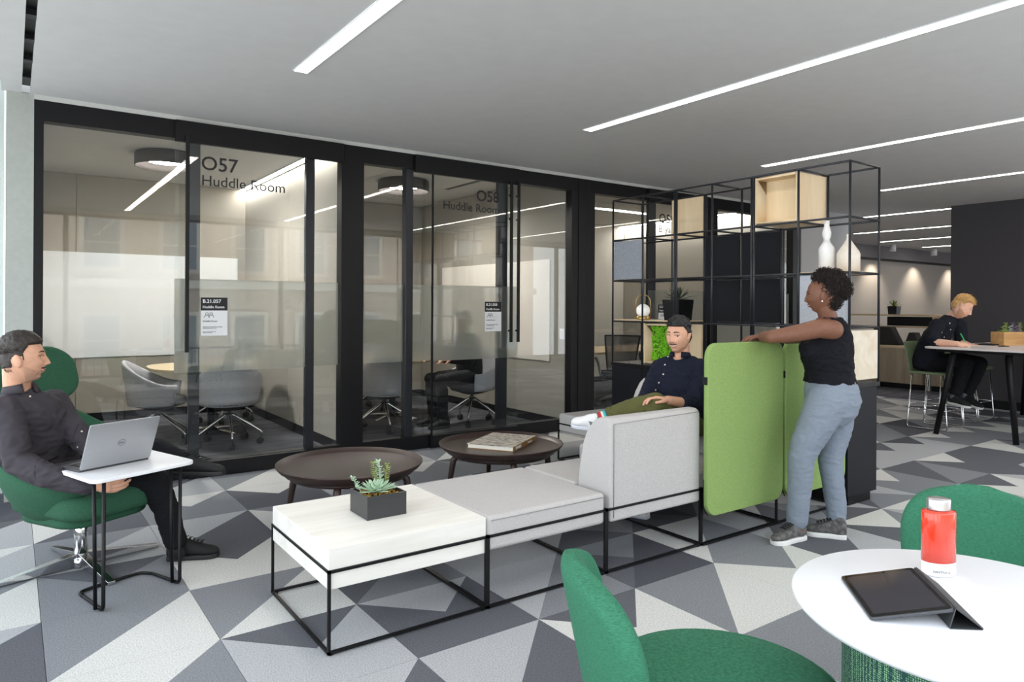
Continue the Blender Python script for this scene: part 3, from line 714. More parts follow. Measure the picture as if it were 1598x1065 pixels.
# white low table module
o = empty('low_table', (1.41, 3.06, 0), 0, 'low white ash block table on a thin black wire frame, end of the bench row', 'table')
b_ = MB(); b_.box((-0.375, -0.365, 0.262), (0.375, 0.37, 0.425)); b_.build('tabletop', M_whitewood, o, bevel=0.0015)
frame(o, 1.03, 1.79, YF-0.004, YB)
def pad(b_, x0, x1, y0, y1, z0, z1, r=0.03, n=5):
    pass
def cushion(name, a, b, parent, m=M_sofa, r=0.022, seg=4):
    b_ = MB(); b_.box(a, b); return b_.build(name, m, parent, bevel=r, seg=seg)
def seam(parent, pts, r=0.0022, m=None, closed=False):
    b_ = MB(); b_.tube(pts, r, 5, closed=closed); return b_.build('seam', m or M_seam, parent)
M_seam = mat('sofa_seam', rgb(150, 147, 145), 0.95)
# bench module
o = empty('bench', (2.1625, 3.06, 0), 0, 'light grey upholstered bench between the white table and the high-backed sofa corner', 'bench')
c = cushion('seat', (-0.370, -0.366, 0.262), (0.370, 0.372, 0.425), o)
seam(c, [(-0.35, -0.368, 0.405), (0.35, -0.368, 0.405)])
frame(o, 1.79, 2.535, YF-0.004, YB)
# corner module with back along the front edge
PROF = [(0.0, 0.262), (0.0, 0.775), (0.006, 0.795), (0.03, 0.808), (0.075, 0.81), (0.11, 0.80), (0.15, 0.775), (0.195, 0.72), (0.225, 0.66), (0.25, 0.55), (0.268, 0.43), (0.27, 0.262)]
o = empty('corner_sofa', (2.9125, 3.06, 0), 0, 'light grey sofa corner with a high curved back panel facing the camera', 'sofa')
b_ = MB(); b_.extr(PROF, lambda u, v, t: (t, u - 0.368, v), -0.345, 0.372)
c = b_.build('backrest', M_sofa, o, bevel=0.016, seg=3)
seam(c, [(-0.345+0.02, -0.371, 0.285), (-0.345+0.02, -0.371, 0.78), (0.35, -0.371, 0.79)])
cushion('seat', (-0.372, -0.098, 0.262), (0.374, 0.372, 0.425), o)
frame(o, 2.535, 3.29, YF-0.004, YB)
# sofa with the man (faces left), back along x = 4.03
o = empty('sofa', (3.66, 3.22, 0), 0, 'light grey sofa that the moustached man sits on, behind the green screens', 'sofa')
b_ = MB(); b_.extr([(u, 0.262 + (v-0.262)*1.10) for u, v in PROF], lambda u, v, t: (0.385-u, t, v), -0.50, 0.56)
b_.build('backrest', M_sofa, o, bevel=0.016, seg=3)
cushion('seat', (-0.372, -0.50, 0.262), (0.118, 0.56, 0.425), o)
frame(o, 3.29, 4.04, YF-0.004, 3.78)
# ottoman at the back
o = empty('ottoman', (4.40, 4.585, 0), 0, 'light grey upholstered ottoman on black wire frame beyond the white shoe', 'ottoman')
cushion('seat', (-0.335, -0.365, 0.262), (0.33, 0.365, 0.425), o)
frame(o, 4.06, 4.74, 4.215, 4.955)
# under-bench cable tray
b_ = MB(); b_.tube(round_path([(2.95, 3.62, 0.01), (2.75, 3.62, 0.01), (2.75, 3.98, 0.01), (2.95, 3.98, 0.01)], 0.02), 0.008, 6); b_.tube([(2.82, 3.8, 0.01), (2.82, 3.8, 0.26)], 0.006, 6)
b_.tube([(2.75, 3.8, 0.01), (2.95, 3.8, 0.01)], 0.006, 6)
# green privacy screens
def screen(x0, x1, label):
    o = empty('privacy_screen', ((x0+x1)/2, 2.64, 0), 0, label, 'screen', 'lime green privacy screens'); L = (x1-x0)/2
    b_ = MB(); b_.extr(rrect(-L, 0.185, L, 1.19, 0.085, 8), lambda u, v, t: (u, t, v), -0.017, 0.017); b_.build('panel', M_lime, o, bevel=0.008, seg=3)
    b_ = MB(); b_.tube([(-L+0.0, 0.012, 0.40), (-L-0.002, 0.012, 0.24), (-L+0.035, 0.012, 0.185)], 0.003, 5); b_.build('edge_rod', M_rod, o)
    for z in (0.95,): 
        b_ = MB(); b_.box((-L-0.004, -0.012, z), (-L+0.006, 0.020, z+0.045)); b_.build('clip', M_rod, o)
    return o
screen(3.265, 4.005, 'lime green felt screen with rounded corners next to the grey sofa')
screen(4.03, 4.745, 'lime green felt screen behind the standing woman\'s legs')
o = empty('screen_frame', (3.66, 2.70, 0), 0, 'black wire frame with a floor rail carrying the green screens', 'frame')
b_ = MB()
for x in (4.018, 4.75): rail(b_, (x-3.66, -0.02, 0.012), (x-3.66, -0.02, 1.12))
rail(b_, (3.30-3.66, -0.02, 0.012), (4.75-3.66, -0.02, 0.012)); rail(b_, (4.75-3.66, -0.02, 0.012), (4.75-3.66, 0.9, 0.012)); rail(b_, (4.06-3.66, 0.0, 0.012), (4.06-3.66, 0.9, 0.012))
b_.build('rail', M_rod, o)

# ------------------------------------------------------------------ coffee tables
def coffee(x, y, r, label, rz=0):
    o = empty('coffee_table', (x, y, 0), R(rz), label, 'coffee table', 'round brown tray coffee tables')
    b_ = MB(); b_.lathe([(0, 0.372), (r-0.045, 0.372), (r-0.03, 0.378), (r-0.006, 0.400), (r, 0.400), (r, 0.393), (r-0.02, 0.368), (r-0.05, 0.352), (r-0.055, 0.34), (0, 0.34)], n=72); b_.build('tray_top', M_brown, o)
    b_ = MB(); b_.lathe([(r-0.075, 0.34), (r-0.09, 0.315), (r-0.12, 0.315), (r-0.12, 0.34)], n=64); b_.build('apron', M_brown, o)
    for k in range(4):
        a = R(45 + 90*k); c, s = cos(a), sin(a); rr = r-0.10
        b_ = MB()
        path = [((rr-0.10)*c, (rr-0.10)*s, 0.335), ((rr-0.03)*c, (rr-0.03)*s, 0.322), (rr*c, rr*s, 0.285), ((rr+0.015)*c, (rr+0.015)*s, 0.20), ((rr+0.045)*c, (rr+0.045)*s, 0.0)]
        b_.tube(path, [0.014, 0.022, 0.024, 0.021, 0.012], 10); b_.build('leg', M_brown, o)
    return o
coffee(1.775, 4.255, 0.46, 'round dark brown tray coffee table nearest the swivel chair', 10)
coffee(2.935, 4.235, 0.455, 'round dark brown tray coffee table with the book on it', 25)
bk = empty('book', (2.985, 4.29, 0.372), math.atan2(4.236-3.973, 3.211-2.808), 'thick picture book lying on the brown coffee table', 'book')
M_cover = mat('book_cover', rgb(222, 212, 196), 0.4, nscale=38, col2=rgb(70, 66, 70), detail=8, stretch=(2.2, 0.7, 1))
M_page = mat('book_pages', rgb(235, 230, 218), 0.8, nscale=4, namt=0.04, stretch=(1, 1, 160)); M_spine = mat('book_spine', rgb(150, 118, 72), 0.5)
b_ = MB(); b_.box((-0.235, -0.175, 0.004), (0.232, 0.172, 0.030)); b_.build('pages', M_page, bk)
b_ = MB(); b_.box((-0.240, -0.178, 0.030), (0.240, 0.178, 0.034)); b_.build('cover', M_cover, bk)
b_ = MB(); b_.box((-0.240, -0.178, 0.0), (0.240, 0.178, 0.004)); b_.build('cover', M_spine, bk)
b_ = MB(); b_.box((-0.240, -0.182, 0.0), (0.240, -0.178, 0.034)); sp = b_.build('spine', M_spine, bk)
text('spine_title', 'BUNNIES', (-0.20, -0.183, 0.007), 0.028, RX, M_paper, sp, offset=0.0006)
text('spine_title', 'Photobook', (0.05, -0.183, 0.009), 0.020, RX, M_paper, sp)

# ------------------------------------------------------------------ plants
def leaf(b_, base, d, L, w, th=0.004, mi=0, droop=0.0, n=5, up=None):
    base = Vector(base); d = Vector(d).normalized(); up = Vector((0,0,1)) if up is None else up
    side = d.cross(up); side = side.normalized() if side.length > 1e-3 else Vector((1,0,0)); nrm = side.cross(d).normalized()
    vs = []; fs = []
    for i in range(n+1):
        u = i/n; ww = w*sin(pi*min(0.98, 0.12 + 0.86*u))**0.8*(1 if u < 0.97 else 0.2)*0.5
        p = base + d*L*u - Vector((0,0,1))*droop*L*u*u
        vs += [p - side*ww, p - nrm*th*sin(pi*u), p + side*ww, p + nrm*th*0.3]
    for i in range(n):
        for k in range(4): fs.append((i*4+k, i*4+(k+1) % 4, (i+1)*4+(k+1) % 4, (i+1)*4+k))
    b_.add(vs, fs, mi, True)
M_succ = mat('pale_succulent', rgb(178, 204, 176), 0.6, nscale=30, namt=0.12); M_sedum = mat('sedum', rgb(150, 168, 92), 0.6, nscale=40, namt=0.25)
M_aloe = mat('agave_leaf', rgb(52, 88, 50), 0.5, nscale=20, namt=0.3, col2=rgb(92, 70, 74)); M_purple = mat('purple_succulent', rgb(138, 116, 150), 0.6, nscale=30, namt=0.2)
M_moss = mat('moss', rgb(118, 186, 36), 0.95, nscale=60, namt=0.35); M_pebble = mat('pebbles', rgb(206, 160, 60), 0.8, nscale=80, namt=0.5, col2=rgb(120, 96, 70))
M_pot = mat('black_pot', rgb(52, 52, 54), 0.32); M_potd = mat('black_gloss_pot', rgb(20, 20, 22), 0.3)
def rosette(name, parent, c, r, n, m, tilt=0.35, w=0.028, rng=None):
    b_ = MB(); rng = rng or random.Random(3)
    for k in range(n):
        a = k*2.39996; t = k/n; el = R(8 + 75*(1-t)) ; L = r*(0.35+0.65*t)
        d = Vector((cos(a)*cos(el), sin(a)*cos(el), sin(el)))
        leaf(b_, c, d, L, w*(0.6+0.4*t), 0.004)
    return b_.build(name, m, parent, fix=False)
def sprig(name, parent, p, h, lean, m, n=9, s=0.018, rng=None):
    rng = rng or random.Random(int(h*1000)); b_ = MB(); p = Vector(p); top = p + Vector((lean[0], lean[1], h))
    b_.tube([p, p.lerp(top, 0.5) + Vector((0,0,0.005)), top], [0.003, 0.0025, 0.0015], 6)
    for k in range(n):
        q = p.lerp(top, 0.25 + 0.75*k/(n-1))
        for j in range(3):
            a = rng.uniform(0, 6.28); leaf(b_, q, (cos(a), sin(a), 0.5), s*rng.uniform(.8, 1.3), s*0.6, 0.003, n=3)
    return b_.build(name, m, parent, fix=False)
ang = math.atan2(3.15-2.954, 1.311-1.316) - pi/2
pl = empty('succulent_planter', (1.412, 3.052, 0.4255), 0, 'square black planter with pale green succulents on the white low table', 'planter')
b_ = MB(); w2 = 0.098
for a, b in (((-w2,-w2,0),(w2,w2,0.006)), ((-w2,-w2,0.006),(w2,-w2+0.006,0.105)), ((-w2,w2-0.006,0.006),(w2,w2,0.105)), ((-w2,-w2+0.006,0.006),(-w2+0.006,w2-0.006,0.105)), ((w2-0.006,-w2+0.006,0.006),(w2,w2-0.006,0.105))): b_.box(a, b)
b_.build('pot', M_pot, pl)
b_ = MB(); rg = random.Random(4)
for k in range(150): b_.sphere((rg.uniform(-.088,.088), rg.uniform(-.088,.088), 0.088+rg.uniform(-.003,.004)), rg.uniform(.006,.009), 6, 4)
tag(b_.build('pebbles', M_pebble, pl), kind='stuff')
rosette('succulent_rosette', pl, (-0.01, -0.01, 0.10), 0.105, 60, M_succ, w=0.034)
rosette('small_rosette', pl, (0.07, 0.0, 0.10), 0.038, 22, M_succ, w=0.014)
sprig('sedum_stem', pl, (-0.065, 0.04, 0.09), 0.075, (-0.04, 0.02), M_succ, 8, 0.017)
sprig('sedum_stem', pl, (0.035, 0.05, 0.09), 0.13, (0.0, 0.02), M_succ, 12, 0.022)
sprig('sedum_stem', pl, (0.055, 0.055, 0.09), 0.115, (0.02, 0.0), M_sedum, 10, 0.02)
sprig('sedum_stem', pl, (0.02, 0.06, 0.09), 0.125, (-0.015, 0.01), M_sedum, 10, 0.02)

# ------------------------------------------------------------------ shelf unit
SX0, SX1, SY0, CP = 4.77, 5.17, 2.615, 0.395
ZS = [0.868, 1.26, 1.65, 2.04, 2.43]
sh = empty('shelf_unit', (4.97, 3.80, 0), 0, 'tall black tubular grid shelf on a black base cabinet between lounge and passage', 'shelf unit')
def L(x, y, z): return (x-4.97, y-3.80, z)
def yk(k): return SY0 + CP*k
b_ = MB(); b_.box(L(SX0+0.01, SY0+0.005, 0.07), L(SX1-0.01, yk(6)-0.005, 0.83)); b_.build('cabinet', mat('black_laminate', rgb(20, 21, 27), 0.5, spec=0.25), sh, bevel=0.002)
b_ = MB(); b_.box(L(SX0+0.05, SY0+0.03, 0.0), L(SX1-0.05, yk(6)-0.03, 0.07)); b_.build('plinth', M_rod, sh)
b_ = MB(); b_.box(L(SX0-0.01, SY0-0.008, 0.83), L(SX1+0.01, yk(6)+0.008, 0.862)); b_.build('cabinet_top', M_black, sh, bevel=0.002)
for k in range(6):
    b_ = MB(); b_.box(L(SX0-0.008, yk(k)+0.003, 0.075), L(SX0+0.01, yk(k+1)-0.003, 0.825)); b_.build('cabinet_door', MATS['black_laminate'], sh, bevel=0.002)
tr_ = 0.009
for k in range(7):
    for x in (SX0, SX1):
        dbl = k in (2, 4)
        for d in ((-0.011, 0.011) if dbl else (0,)):
            b_ = MB(); b_.cyl(L(x, yk(k)+d, 0.862), L(x, yk(k)+d, 2.43), tr_, n=8); b_.build('upright', M_bluegrey, sh)
for z in ZS[1:]:
    for x in (SX0, SX1):
        b_ = MB(); b_.cyl(L(x, yk(0), z), L(x, yk(6), z), tr_*0.9, n=8); b_.build('rail', M_bluegrey, sh)
    for k in range(7):
        b_ = MB(); b_.cyl(L(SX0, yk(k), z), L(SX1, yk(k), z), tr_*0.9, n=8); b_.build('cross_rail', M_bluegrey, sh)
M_ply = woodmat('birch_ply', rgb(234, 214, 180), rgb(222, 196, 156), 3.5, 'Z', 0.5)
M_plyw = woodmat('birch_ply_pale', rgb(232, 222, 204), rgb(216, 202, 178), 3.5, 'Y', 0.5)
M_feltg = mat('grey_felt_panel', rgb(150, 155, 164), 0.95, nscale=120, namt=0.18); M_feltl = mat('pale_felt_panel', rgb(178, 182, 192), 0.95, nscale=120, namt=0.10)
def plybox(k, z, name='plywood_box'):
    g = MB(); a = yk(k)+0.012; b = yk(k+1)-0.012; z0 = ZS[z]+0.010; z1 = ZS[z+1]-0.012; x0 = SX0+0.004; x1 = SX1-0.006; t = 0.018
    g.box(L(x0, a, z0), L(x1, a+t, z1)); g.box(L(x0, b-t, z0), L(x1, b, z1)); g.box(L(x0, a+t, z0), L(x1, b-t, z0+t)); g.box(L(x0, a+t, z1-t), L(x1, b-t, z1)); g.box(L(x1-t-0.24, a+t, z0+t), L(x1-0.24, b-t, z1-t))
    return g.build(name, M_ply, sh, bevel=0.001)
plybox(1, 3); mb_ = plybox(4, 0, 'moss_box')
M_shp = mat('black_shelf_panel', rgb(29, 30, 35), 0.7, spec=0.2)
def flat(name, m, x0, x1, y0, y1, z0, z1):
    g = MB(); g.box(L(x0, y0, z0), L(x1, y1, z1)); return g.build(name, m, sh, bevel=0.001)
flat('plywood_panel', M_ply, SX1-0.02, SX1-0.002, yk(4)+0.012, yk(5)-0.012, ZS[3]+0.012, ZS[4]-0.012)
flat('plywood_panel', M_plyw, SX0+0.02, SX1-0.02, SY0-0.004, SY0+0.014, ZS[0]+0.02, ZS[1]-0.02)['label'] = 'pale plywood end panel'
flat('felt_panel', M_feltg, SX0+0.002, SX0+0.014, yk(5)+0.012, yk(6)-0.012, ZS[2]+0.012, ZS[3]-0.012)['label'] = 'blue grey felt panel'
flat('felt_panel', M_feltl, SX0+0.002, SX0+0.014, yk(0)+0.012, yk(1)-0.012, ZS[1]+0.012, ZS[2]-0.012)['label'] = 'pale grey felt panel'
for k in (2, 3):
    for z in (1, 2): flat('black_panel', M_shp, SX1-0.014, SX1-0.002, yk(k)+0.012, yk(k+1)-0.012, ZS[z]+0.010, ZS[z+1]-0.010)
flat('shelf_board', M_ply, SX0+0.01, SX1-0.01, yk(4)+0.01, yk(6)-0.01, ZS[1]+0.005, ZS[1]+0.017)
flat('shelf_board', M_ply, SX0+0.01, SX1-0.01, yk(0)+0.01, yk(1)-0.01, ZS[2]-0.002, ZS[2]+0.012)
g = MB(); rg = random.Random(5)
for q in range(850):
    y = rg.uniform(yk(4)+0.032, yk(5)-0.032); z = rg.uniform(ZS[0]+0.03, ZS[1]-0.032); r = rg.uniform(.008, .018)
    g.sphere(L(SX0+0.125+rg.uniform(-.03, .012), y, z), r, 6, 4, sx=rg.uniform(.8, 1.6), sz=rg.uniform(.7, 1.3))
tag(g.build('moss', M_moss, sh, fix=False), kind='stuff')
# objects on the shelf
o = empty('table_lamp', (4.95, 4.755, ZS[1]+0.017), 0, 'portable globe lamp with brass base and carrying handle on the left shelf', 'lamp')
M_brass = mat('brass', rgb(200, 168, 104), 0.3, 0.9); M_opal = mat('opal_glass', rgb(245, 245, 245), 0.3, emit=(1, 0.97, 0.92), es=0.25)
b_ = MB(); b_.lathe([(0, 0), (0.066, 0), (0.068, 0.006), (0.068, 0.03), (0.05, 0.036), (0, 0.036)], n=32); b_.build('base', M_brass, o)
b_ = MB(); b_.sphere((0, 0, 0.086), 0.066, 28, 18, sz=0.98); b_.build('globe', M_opal, o)
b_ = MB(); d_ = Vector((0.66, -0.75, 0)); pts = [tuple(-d_*0.069 + Vector((0,0,0.02))), tuple(-d_*0.069 + Vector((0,0,0.17)))] + [tuple(d_*(-0.069*cos(R(18*k))) + Vector((0,0,0.17+0.069*sin(R(18*k))))) for k in range(1, 10)] + [tuple(d_*0.069 + Vector((0,0,0.17))), tuple(d_*0.069 + Vector((0,0,0.02)))]
b_.tube(pts, 0.0035, 8); b_.build('handle', M_brass, o)
def agave(x, y, z, s, hw, hh, label, tip=M_aloe, n=22, squash=1):
    o = empty('potted_agave', (x, y, z), 0, label, 'potted plant')
    b_ = MB(); b_.box((-hw*0.86, -hw*0.86, 0), (hw*0.86, hw*0.86, 0.004))
    b_.add([(sx*hw*q, sy*hw*q, zz) for zz, q in ((0, 0.86), (hh, 1), (hh, 0.92), (hh-0.02, 0.9)) for sx, sy in ((-1,-1),(1,-1),(1,1),(-1,1))],
           [(4*r+k, 4*r+(k+1) % 4, 4*r+4+(k+1) % 4, 4*r+4+k) for r in range(3) for k in range(4)] + [(12, 13, 14, 15)])
    b_.build('pot', M_potd, o)
    for k in range(n):
        a = k*2.4; t = k/n; el = R(15 + 68*(1-t)); dd = Vector((cos(a)*cos(el), sin(a)*cos(el), sin(el)))
        g = MB(); leaf(g, (0, 0, hh-0.01), dd, s*(0.7+0.3*t), 0.028*s/0.17, 0.005, droop=0.25*t, n=6); g.build('leaf', tip, o, fix=False)
    return o
agave(4.97, 4.34, ZS[1]+0.017, 0.19, 0.10, 0.19, 'spiky green agave in a black pot on the middle shelf behind the seated man')
agave(13.42, 6.50, 1.285, 0.19, 0.085, 0.15, 'small yellow-green agave in a glossy black pot on the far oak rack', mat('agave_yellow', rgb(122, 134, 56), 0.5, nscale=20, namt=0.4), 18)
M_ceram = mat('white_ceramic', rgb(236, 236, 236), 0.45, nscale=18, namt=0.03); M_ceram2 = mat('cream_ceramic', rgb(230, 222, 210), 0.55, nscale=18, namt=0.04)
o = empty('ceramic_vase', (4.93, 2.88, ZS[2]+0.012), 0, 'slim white ceramic vase with a double neck on the shelf above the woman\'s head', 'vase')
b_ = MB(); b_.lathe([(0, 0), (0.056, 0), (0.056, 0.17), (0.052, 0.185), (0.026, 0.225), (0.021, 0.245), (0.030, 0.27), (0.032, 0.295), (0.024, 0.325), (0.0185, 0.345), (0.019, 0.385), (0.016, 0.385), (0.015, 0.35), (0, 0.345)], n=36); b_.build('body', M_ceram, o)
o = empty('ceramic_vase', (4.97, 2.735, ZS[2]+0.012), 0, 'broad cream ceramic bottle vase with a short neck right of the slim white one', 'vase')
b_ = MB(); b_.lathe([(0, 0), (0.078, 0), (0.079, 0.13), (0.072, 0.148), (0.02, 0.228), (0.0125, 0.245), (0.0125, 0.275), (0.010, 0.275), (0.009, 0.25), (0, 0.245)], n=36); b_.build('body', M_ceram2, o)

# ------------------------------------------------------------------ swivel lounge chair, laptop table
lc = empty('lounge_chair', (0.31, 4.38, 0), R(-60), 'green wool swivel lounge chair with headrest, occupied by the man with the laptop', 'lounge chair')
# local +X is forward
def shellgrid(fn, nu, nv, th, name, m, parent, sub=1):
    vs = []; fs = []
    for j in range(nv+1):
        for i in range(nu+1): vs.append(Vector(fn(i/nu, j/nv)))
    N = len(vs); idx = lambda i, j: j*(nu+1)+i
    nr = []
    for j in range(nv+1):
        for i in range(nu+1):
            a = vs[idx(min(nu, i+1), j)] - vs[idx(max(0, i-1), j)]; b = vs[idx(i, min(nv, j+1))] - vs[idx(i, max(0, j-1))]
            n_ = a.cross(b); nr.append(n_.normalized() if n_.length > 1e-9 else Vector((0,0,1)))
    def edge(i, j):
        u = i/nu; v = j/nv; return min(1, (min(u, 1-u)*nu/1.0))**0.5 * min(1, (min(v, 1-v)*nv/1.0))**0.5
    t_ = [th*(0.35 + 0.65*min(1, edge(k % (nu+1), k//(nu+1)))) for k in range(N)]
    V_ = [vs[k] + nr[k]*t_[k]/2 for k in range(N)] + [vs[k] - nr[k]*t_[k]/2 for k in range(N)]
    for j in range(nv):
        for i in range(nu):
            fs.append((idx(i, j), idx(i+1, j), idx(i+1, j+1), idx(i, j+1))); fs.append((N+idx(i, j), N+idx(i, j+1), N+idx(i+1, j+1), N+idx(i+1, j)))
    for i in range(nu): fs.append((idx(i, 0), N+idx(i, 0), N+idx(i+1, 0), idx(i+1, 0))); fs.append((idx(i, nv), idx(i+1, nv), N+idx(i+1, nv), N+idx(i, nv)))
    for j in range(nv): fs.append((idx(0, j), idx(0, j+1), N+idx(0, j+1), N+idx(0, j))); fs.append((idx(nu, j), N+idx(nu, j), N+idx(nu, j+1), idx(nu, j+1)))
    b_ = MB(); b_.add(V_, fs, 0, True); return b_.build(name, m, parent, sub=sub, fix=False)
def lshell(u, v):    # tub: u around from right arm front to left arm front, v from bottom to rim
    th = R(-150 + 300*u); t = abs(2*u-1)
    back = (0.5+0.5*cos(pi*t))
    rim = 0.50 + 0.36*back**1.3
    rx = 0.38; ry = 0.36
    rr = (0.42 + 0.58*v**0.55)
    x = -cos(th)*rx*rr - 0.02 - 0.10*v*back; y = sin(th)*ry*rr
    z = 0.30 + (rim-0.30)*v**1.3
    return (x, y, z)
shellgrid(lshell, 28, 8, 0.05, 'shell', M_green, lc)
b_ = MB(); b_.lathe([(0, 0.27), (0.14, 0.275), (0.20, 0.31), (0.17, 0.34), (0, 0.34)], n=28); b_.build('underseat', M_green, lc)
b_ = MB(); b_.prism(rrect(-0.24, -0.27, 0.36, 0.27, 0.13, 8), 0.33, 0.45); c_ = b_.build('seat_cushion', M_green, lc, bevel=0.045, seg=5)
b_ = MB(); b_.prism(rrect(-0.20, -0.24, 0.28, 0.24, 0.13, 8), 0.28, 0.34); b_.build('seat_base', M_green, lc, bevel=0.025, seg=4)
b_ = MB(); b_.extr(rrect(-0.24, 0.0, 0.24, 0.33, 0.13, 10), lambda u, v, t: (-0.36-0.32*v-0.048*(1-(u/0.24)**2) + t, u, 0.85+v*0.92), -0.035, 0.035)
b_.build('headrest', M_green, lc, bevel=0.025, seg=4)
b_ = MB(); b_.extr([(-0.13, 0), (0.13, 0), (0.15, 0.3), (-0.15, 0.3)], lambda u, v, t: (-0.385-0.06*v + t, u, 0.68+v), -0.02, 0.02); b_.build('neck_support', M_green, lc, bevel=0.015, seg=3)
b_ = MB(); b_.cyl((0,0,0.03), (0,0,0.30), 0.033, n=24); b_.cyl((0,0,0.0), (0,0,0.05), 0.045, n=24); b_.build('column', M_chrome, lc)
for k in range(4):
    a = R(45 + 90*k + 30); c, s = cos(a), sin(a); q = MB()
    def bp_(r, w, z0, z1): return [Vector((r*c - w*s, r*s + w*c, z0)), Vector((r*c + w*s, r*s - w*c, z0)), Vector((r*c + w*s, r*s - w*c, z1)), Vector((r*c - w*s, r*s + w*c, z1))]
    A = bp_(0.02, 0.022, 0.01, 0.075); B = bp_(0.40, 0.018, 0.003, 0.018)
    q.add(A + B, [(0,1,2,3), (7,6,5,4)] + [(i, (i+4), (i+1) % 4 + 4, (i+1) % 4) for i in range(4)]); q.build('leg', M_chrome, lc, bevel=0.002)
# low steel frame loop on the carpet under the chair
b_ = MB(); b_.box((0.13, 4.00, 0.0), (0.155, 4.02, 0.012))
lt = empty('laptop_table', (0.455, 3.93, 0), 0, 'small white side table with black rod legs holding the silver laptop', 'side table')
def TL(x, y, z): return (x-0.455, y-3.93, z)
pts = [Vector((0.311,3.607)), Vector((0.755,3.804)), Vector((0.604,4.188)), Vector((0.16,4.139))]
pts = [Vector((0.300,3.600)), Vector((0.765,3.800)), Vector((0.61,4.24)), Vector((0.150,4.05))]
rp = round_path([(p.x, p.y, 0) for p in pts], 0.05, 6, closed=True)
b_ = MB(); b_.prism([(p.x-0.455, p.y-3.93) for p in rp], 0.596, 0.614); b_.build('tabletop', mat('white_laminate', rgb(238, 239, 243), 0.35), lt, bevel=0.004, seg=3)
for (x, y, qx, qy) in ((0.346, 3.655, 0.288, 3.883), (0.690, 3.80, 0.60, 4.02)):
    d = Vector((-0.04, 0.10))
    b_ = MB(); b_.tube(round_path([TL(x, y, 0.595), TL(x, y, 0.01), TL(qx, qy, 0.01)], 0.03), 0.0085, 8)
    b_.tube([TL(x-0.028, y+0.035, 0.01), TL(x-0.035, y+0.05, 0.595)], 0.0085, 8); b_.build('leg', M_rod, lt)
b_ = MB(); b_.tube(round_path([TL(0.288, 3.883, 0.01), TL(0.27, 3.95, 0.01), TL(0.33, 3.985, 0.01), TL(0.55, 4.07, 0.01), TL(0.60, 4.02, 0.01)], 0.05), 0.0085, 8); b_.build('floor_bar', M_rod, lt)
# laptop
M_alu = mat('silver_aluminium', rgb(176, 178, 182), 0.38, 0.6, nscale=200, namt=0.02)
hx = Vector((0.573-0.261, 3.957-3.816, 0)); la = math.atan2(hx.y, hx.x)
lp = empty('laptop', (0.417, 3.886, 0.614), la, 'open silver laptop on the white side table', 'laptop')
b_ = MB(); b_.prism(rrect(-0.172, 0.0, 0.172, 0.235, 0.01), 0.0, 0.014); b_.build('keyboard_base', mat('laptop_deck', rgb(60, 60, 64), 0.5), lp, bevel=0.003)
for r_ in range(5):
    b_ = MB(); b_.box((-0.14, 0.045+r_*0.019, 0.014), (0.14, 0.060+r_*0.019, 0.0165)); b_.build('key_row', M_print, lp)
b_ = MB(); b_.box((-0.05, 0.155, 0.014), (0.05, 0.215, 0.0148)); b_.build('touchpad', M_gp, lp)
ld = empty('lid', (0, 0.0, 0.012)); ld.parent = lp; ld.rotation_euler = (R(22), 0, 0)
b_ = MB(); b_.extr(rrect(-0.172, 0.0, 0.172, 0.235, 0.008), lambda u, v, t: (u, t, v), -0.006, 0.0); b_.build('lid_shell', M_alu, ld, bevel=0.002)
b_ = MB(); b_.box((-0.165, 0.0, 0.008), (0.165, 0.001, 0.228)); b_.build('screen', M_print, ld)
b_ = MB(); b_.tube([(0.018*cos(a*pi/12), -0.0065, 0.118+0.016*sin(a*pi/12)) for a in range(24)], 0.0012, 5, closed=True)
b_.build('badge', M_gp, ld)
text('badge_text', 'DELL', (-0.0135, -0.0065, 0.1135), 0.0115, RX, M_gp, ld, offset=0.0004)

# ------------------------------------------------------------------ front right: white table, green chairs
tb = empty('round_table', (1.775, 0.675, 0), 0, 'round white table on a green woven pedestal in the right foreground', 'table')
b_ = MB(); b_.lathe([(0, 0.700), (0.375, 0.700), (0.386, 0.712), (0.388, 0.72), (0.384, 0.725), (0, 0.725)], n=96); b_.build('tabletop', mat('white_top', rgb(240, 241, 246), 0.4), tb)
M_weave = mat('green_weave', rgb(96, 146, 104), 0.9)
nt = M_weave.node_tree; bb = nt.nodes['Principled BSDF']; tc = nt.nodes.new('ShaderNodeTexCoord'); mp = nt.nodes.new('ShaderNodeMapping'); bk_ = nt.nodes.new('ShaderNodeTexVoronoi')
mp.inputs['Scale'].default_value = (1, 1, 1.0); bk_.inputs['Scale'].default_value = 210; bk_.inputs['Randomness'].default_value = 0.25
cr = nt.nodes.new('ShaderNodeValToRGB'); cr.color_ramp.elements[0].color = (*rgb(140, 186, 140), 1); cr.color_ramp.elements[1].color = (*rgb(22, 62, 60), 1); cr.color_ramp.elements[0].position = 0.2; cr.color_ramp.elements[1].position = 0.5
nt.links.new(tc.outputs['Object'], mp.inputs[0]); nt.links.new(mp.outputs[0], bk_.inputs['Vector']); nt.links.new(bk_.outputs['Distance'], cr.inputs[0]); nt.links.new(cr.outputs[0], bb.inputs['Base Color'])
b_ = MB(); b_.lathe([(0.0, 0.0), (0.27, 0.0), (0.275, 0.01), (0.275, 0.69), (0.27, 0.70), (0, 0.70)], n=72); b_.build('pedestal', M_weave, tb)
bt = empty('water_bottle', (1.922, 0.818, 0.7255), R(-30), 'red water bottle with steel cap and white base on the white table', 'bottle')
M_red = mat('red_gloss', rgb(226, 62, 38), 0.18, coat=0.5); M_wp = mat('white_gloss', rgb(240, 240, 242), 0.3)
sxx, syy = 1.0, 0.72
